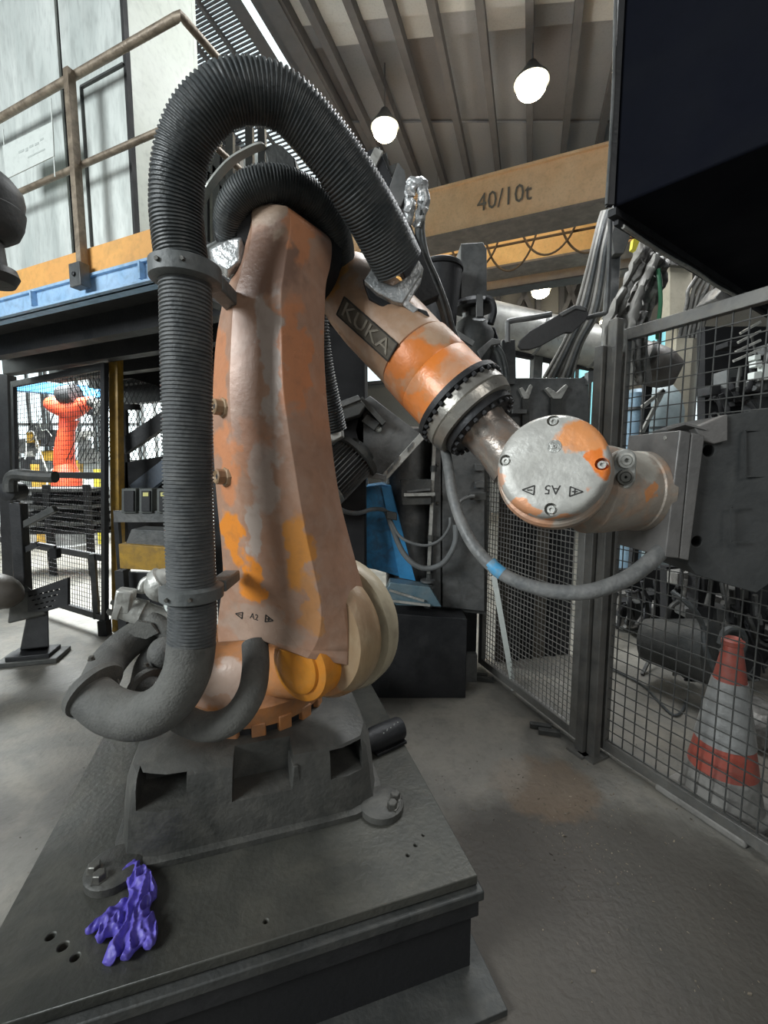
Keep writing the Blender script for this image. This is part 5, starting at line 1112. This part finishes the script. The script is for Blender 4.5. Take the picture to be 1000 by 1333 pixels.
# beyond the gate
obj('blue_beam', MB().bar(P(-30, 498, 9.0), P(135, 512, 9.0), .30, .2), mk('blue_beam', (.08, .30, .62), (.1, .36, .7), .5), label='long blue beam high up beyond the mesh gate', cat='beam')
rrb = empty('red_robot', V((P(88, 640, 8).x, 8, 0)), 'small distant orange-red robot seen through the mesh gate', 'robot')
rxx = P(88, 640, 8).x
obj('pedestal', MB().lathe(V((rxx, 8, 0)), UP, [(0, .35), (.1, .35), (.12, .26), (1.2, .24)], 24), gsteel, rrb)
obj('base', MB().lathe(V((rxx, 8, 1.2)), UP, [(0, .24), (.2, .24), (.3, .19), (.45, .15)], 24), red_p, rrb)
obj('lower_arm', T(MB(), [(84, 605, 8), (84, 585, 7.95), (87, 560, 7.9), (90, 545, 7.9)], [.17, .16, .13, .16], 16), red_p, rrb)
obj('upper_arm', T(MB(), [(62, 525, 7.8), (75, 528, 7.8), (92, 532, 7.8), (108, 527, 7.7), (122, 522, 7.6)], [.10, .17, .2, .13, .08], 16), red_p, rrb)
obj('arm_motor', MB().lathe(P(80, 515, 7.7), V((1, -.2, .1)), [(0, .1), (.02, .16), (.3, .16), (.32, .08)], 16), soot2, rrb)
obj('wrist', T(MB(), [(118, 522, 7.6), (126, 528, 7.6), (128, 540, 7.6)], [.10, .08, .06], 12), soot, rrb)
for x, h_, cmt, lab in ((126, 1.5, yel_hi, 'slim yellow post right of the distant red robot'), (45, 1.6, yel2, 'slim yellow-brown post left of the distant red robot')):
    obj('yellow_post', MB().box(V((P(x, 600, 8.6).x, 8.6, h_ / 2)), .10, .10, h_), cmt, label=lab, cat='post')
rk = empty('dark_rack', V((P(90, 690, 6.2).x, 6.2, 0)), 'low dark rack with stacked shelves beyond the mesh gate', 'rack')
xa_, xb_ = P(25, 690, 6.2).x, P(126, 690, 6.2).x
for k in range(6): obj('shelf', MB().box(V(((xa_ + xb_) / 2, 6.3, .62 + k * .12)), xb_ - xa_, .5, .05), [castin, soot][k % 2], rk)
for x in (xa_, (xa_ + xb_) / 2, xb_): obj('rack_upright', MB().box(V((x, 6.05, .65)), .08, .06, 1.3), castin, rk)
obj('rack_back', MB().box(V(((xa_ + xb_) / 2, 6.5, .9)), xb_ - xa_, .04, .7), castin, rk)
cl4 = clutter('distant_equipment', 'jumble of pale and dark equipment far beyond the mesh gate', 'equipment', 12, 132, 520, 640, 9.8, 26, 16, 5, [gsteel, lsteel, soot, white_p, yel2, soot2], back=False)
obj('equipment_base', MB().box(V((P(70, 640, 9.9).x, 10.0, .5)), 2.3, .5, 1.0), gsteel, cl4)
# machine stand, left foreground
msn = empty('machine_stand', F(45, 862, 0), 'dark cast stand with slotted bracket and bent arms, left foreground before the gate', 'stand')
fc = F(45, 858, 0)
def SP(px, py, d=0): return P(px, py, fc.y + d)
obj('foot', MB().box(fc + UP * .02, .42, .26, .04, V((.95, .25, 0)), V((-.25, .95, 0))), soot, msn, bev=.006)
obj('foot', MB().box(fc + UP * .055, .30, .2, .035, V((.95, .25, 0)), V((-.25, .95, 0))), soot2, msn, bev=.006)
obj('column', MB().rings([[SP(26, 846, -.07), SP(64, 842, -.07), SP(64, 842, .09), SP(26, 846, .09)], [SP(36, 795, -.07), SP(63, 790, -.07), SP(63, 790, .09), SP(36, 795, .09)]]), soot2, msn, bev=.01)
obj('head', MB().rings([[SP(10, 812, -.1), SP(62, 800, -.1), SP(62, 800, .1), SP(10, 812, .1)], [SP(14, 778, -.1), SP(42, 768, -.1), SP(42, 768, .1), SP(14, 778, .1)], [SP(22, 762, -.05), SP(34, 762, -.05), SP(34, 762, .05), SP(22, 762, .05)]]), soot, msn, bev=.015)
obj('curved_shoe', T(MB(), [(-20, 768, 3.1), (2, 772, 3.1), (14, 780, 3.1), (20, 786, 3.1)], [.14, .13, .10, .05], 18), mk('brown_black_casting', (.07, .06, .05), (.1, .085, .07), .6), msn)
sb = S(MB(), [(36, 770), (88, 752), (88, 788), (60, 796), (36, 797)], fc.y - .12, .03); sbo = obj('slotted_bracket', sb, soot2, msn)
cm = MB()
for r_ in range(4):
    for k in range(6 - r_):
        x = 40 + k * 7.0 + r_ * 4; y = 775 - k * 1.6 + r_ * 5.5; c = P(x + 2, y, fc.y - .105); cm.box(c, .030, .09, .010, V((1, 0, .22)), V((0, 1, 0)), V((-.22, 0, 1)))
cut(sbo, cm); sbo.data.materials.clear(); sbo.data.materials.append(soot2)
obj('upright_arm', MB().bar(SP(31, 772), SP(24, 655), .09, .08, V((0, 1, 0))), soot2, msn, bev=.008)
obj('top_arm', T(MB(), [(14, 640, 3.25), (14, 624, 3.25), (22, 618, 3.25), (45, 620, 3.25), (72, 621, 3.25)], .045, 10, 3), soot, msn)
obj('bent_arm', MB().bar(SP(30, 684), SP(72, 662), .05, .05, V((0, 1, 0))), soot, msn, bev=.004)
obj('bent_arm', MB().bar(SP(33, 716), SP(50, 708), .04, .04, V((0, 1, 0))).bar(SP(50, 708), SP(72, 712), .025, .03, V((0, 1, 0))), soot2, msn)
obj('clamp_head', MB().box(SP(72, 720), .06, .06, .08), castin, msn, bev=.008)
obj('pivot', MB().lathe(SP(12, 640, -.05), V((0, -1, 0)), [(-.1, .07), (.03, .07), (.04, .05)], 20), soot2, msn)
# black machine head entering at the left edge
mh = empty('spindle_head', P(-8, 240, 1.35), 'black round spindle head hanging at the left picture edge', 'spindle')
c0_ = P(-10, 372, 1.35); zz = lambda y: (372 - y) / FPX * 1.40
obj('lower_nose', MB().lathe(c0_, UP, [(0, .03), (.005, .055), (.03, .068), (.05, .062), (.06, .04), (zz(318), .035)], 28), toolb, mh)
obj('upper_disc', MB().lathe(c0_, UP, [(zz(320), .05), (zz(312), .075), (zz(300), .088), (zz(285), .095), (zz(283), .09), (zz(272), .095), (zz(262), .092), (zz(250), .07), (zz(240), .04)], 32), toolb, mh)
obj('spindle_shaft', MB().bar(c0_ + UP * zz(245), c0_ + V((-.0, .0, .9)), .05), soot2, mh)
obj('spindle_arm', MB().bar(c0_ + UP * .88, c0_ + V((-.9, .0, .88)), .12), soot2, mh)
obj('spindle_column', MB().bar(V((c0_.x - .9, c0_.y, 0)), V((c0_.x - .9, c0_.y, c0_.z + .95)), .14), soot2, mh)
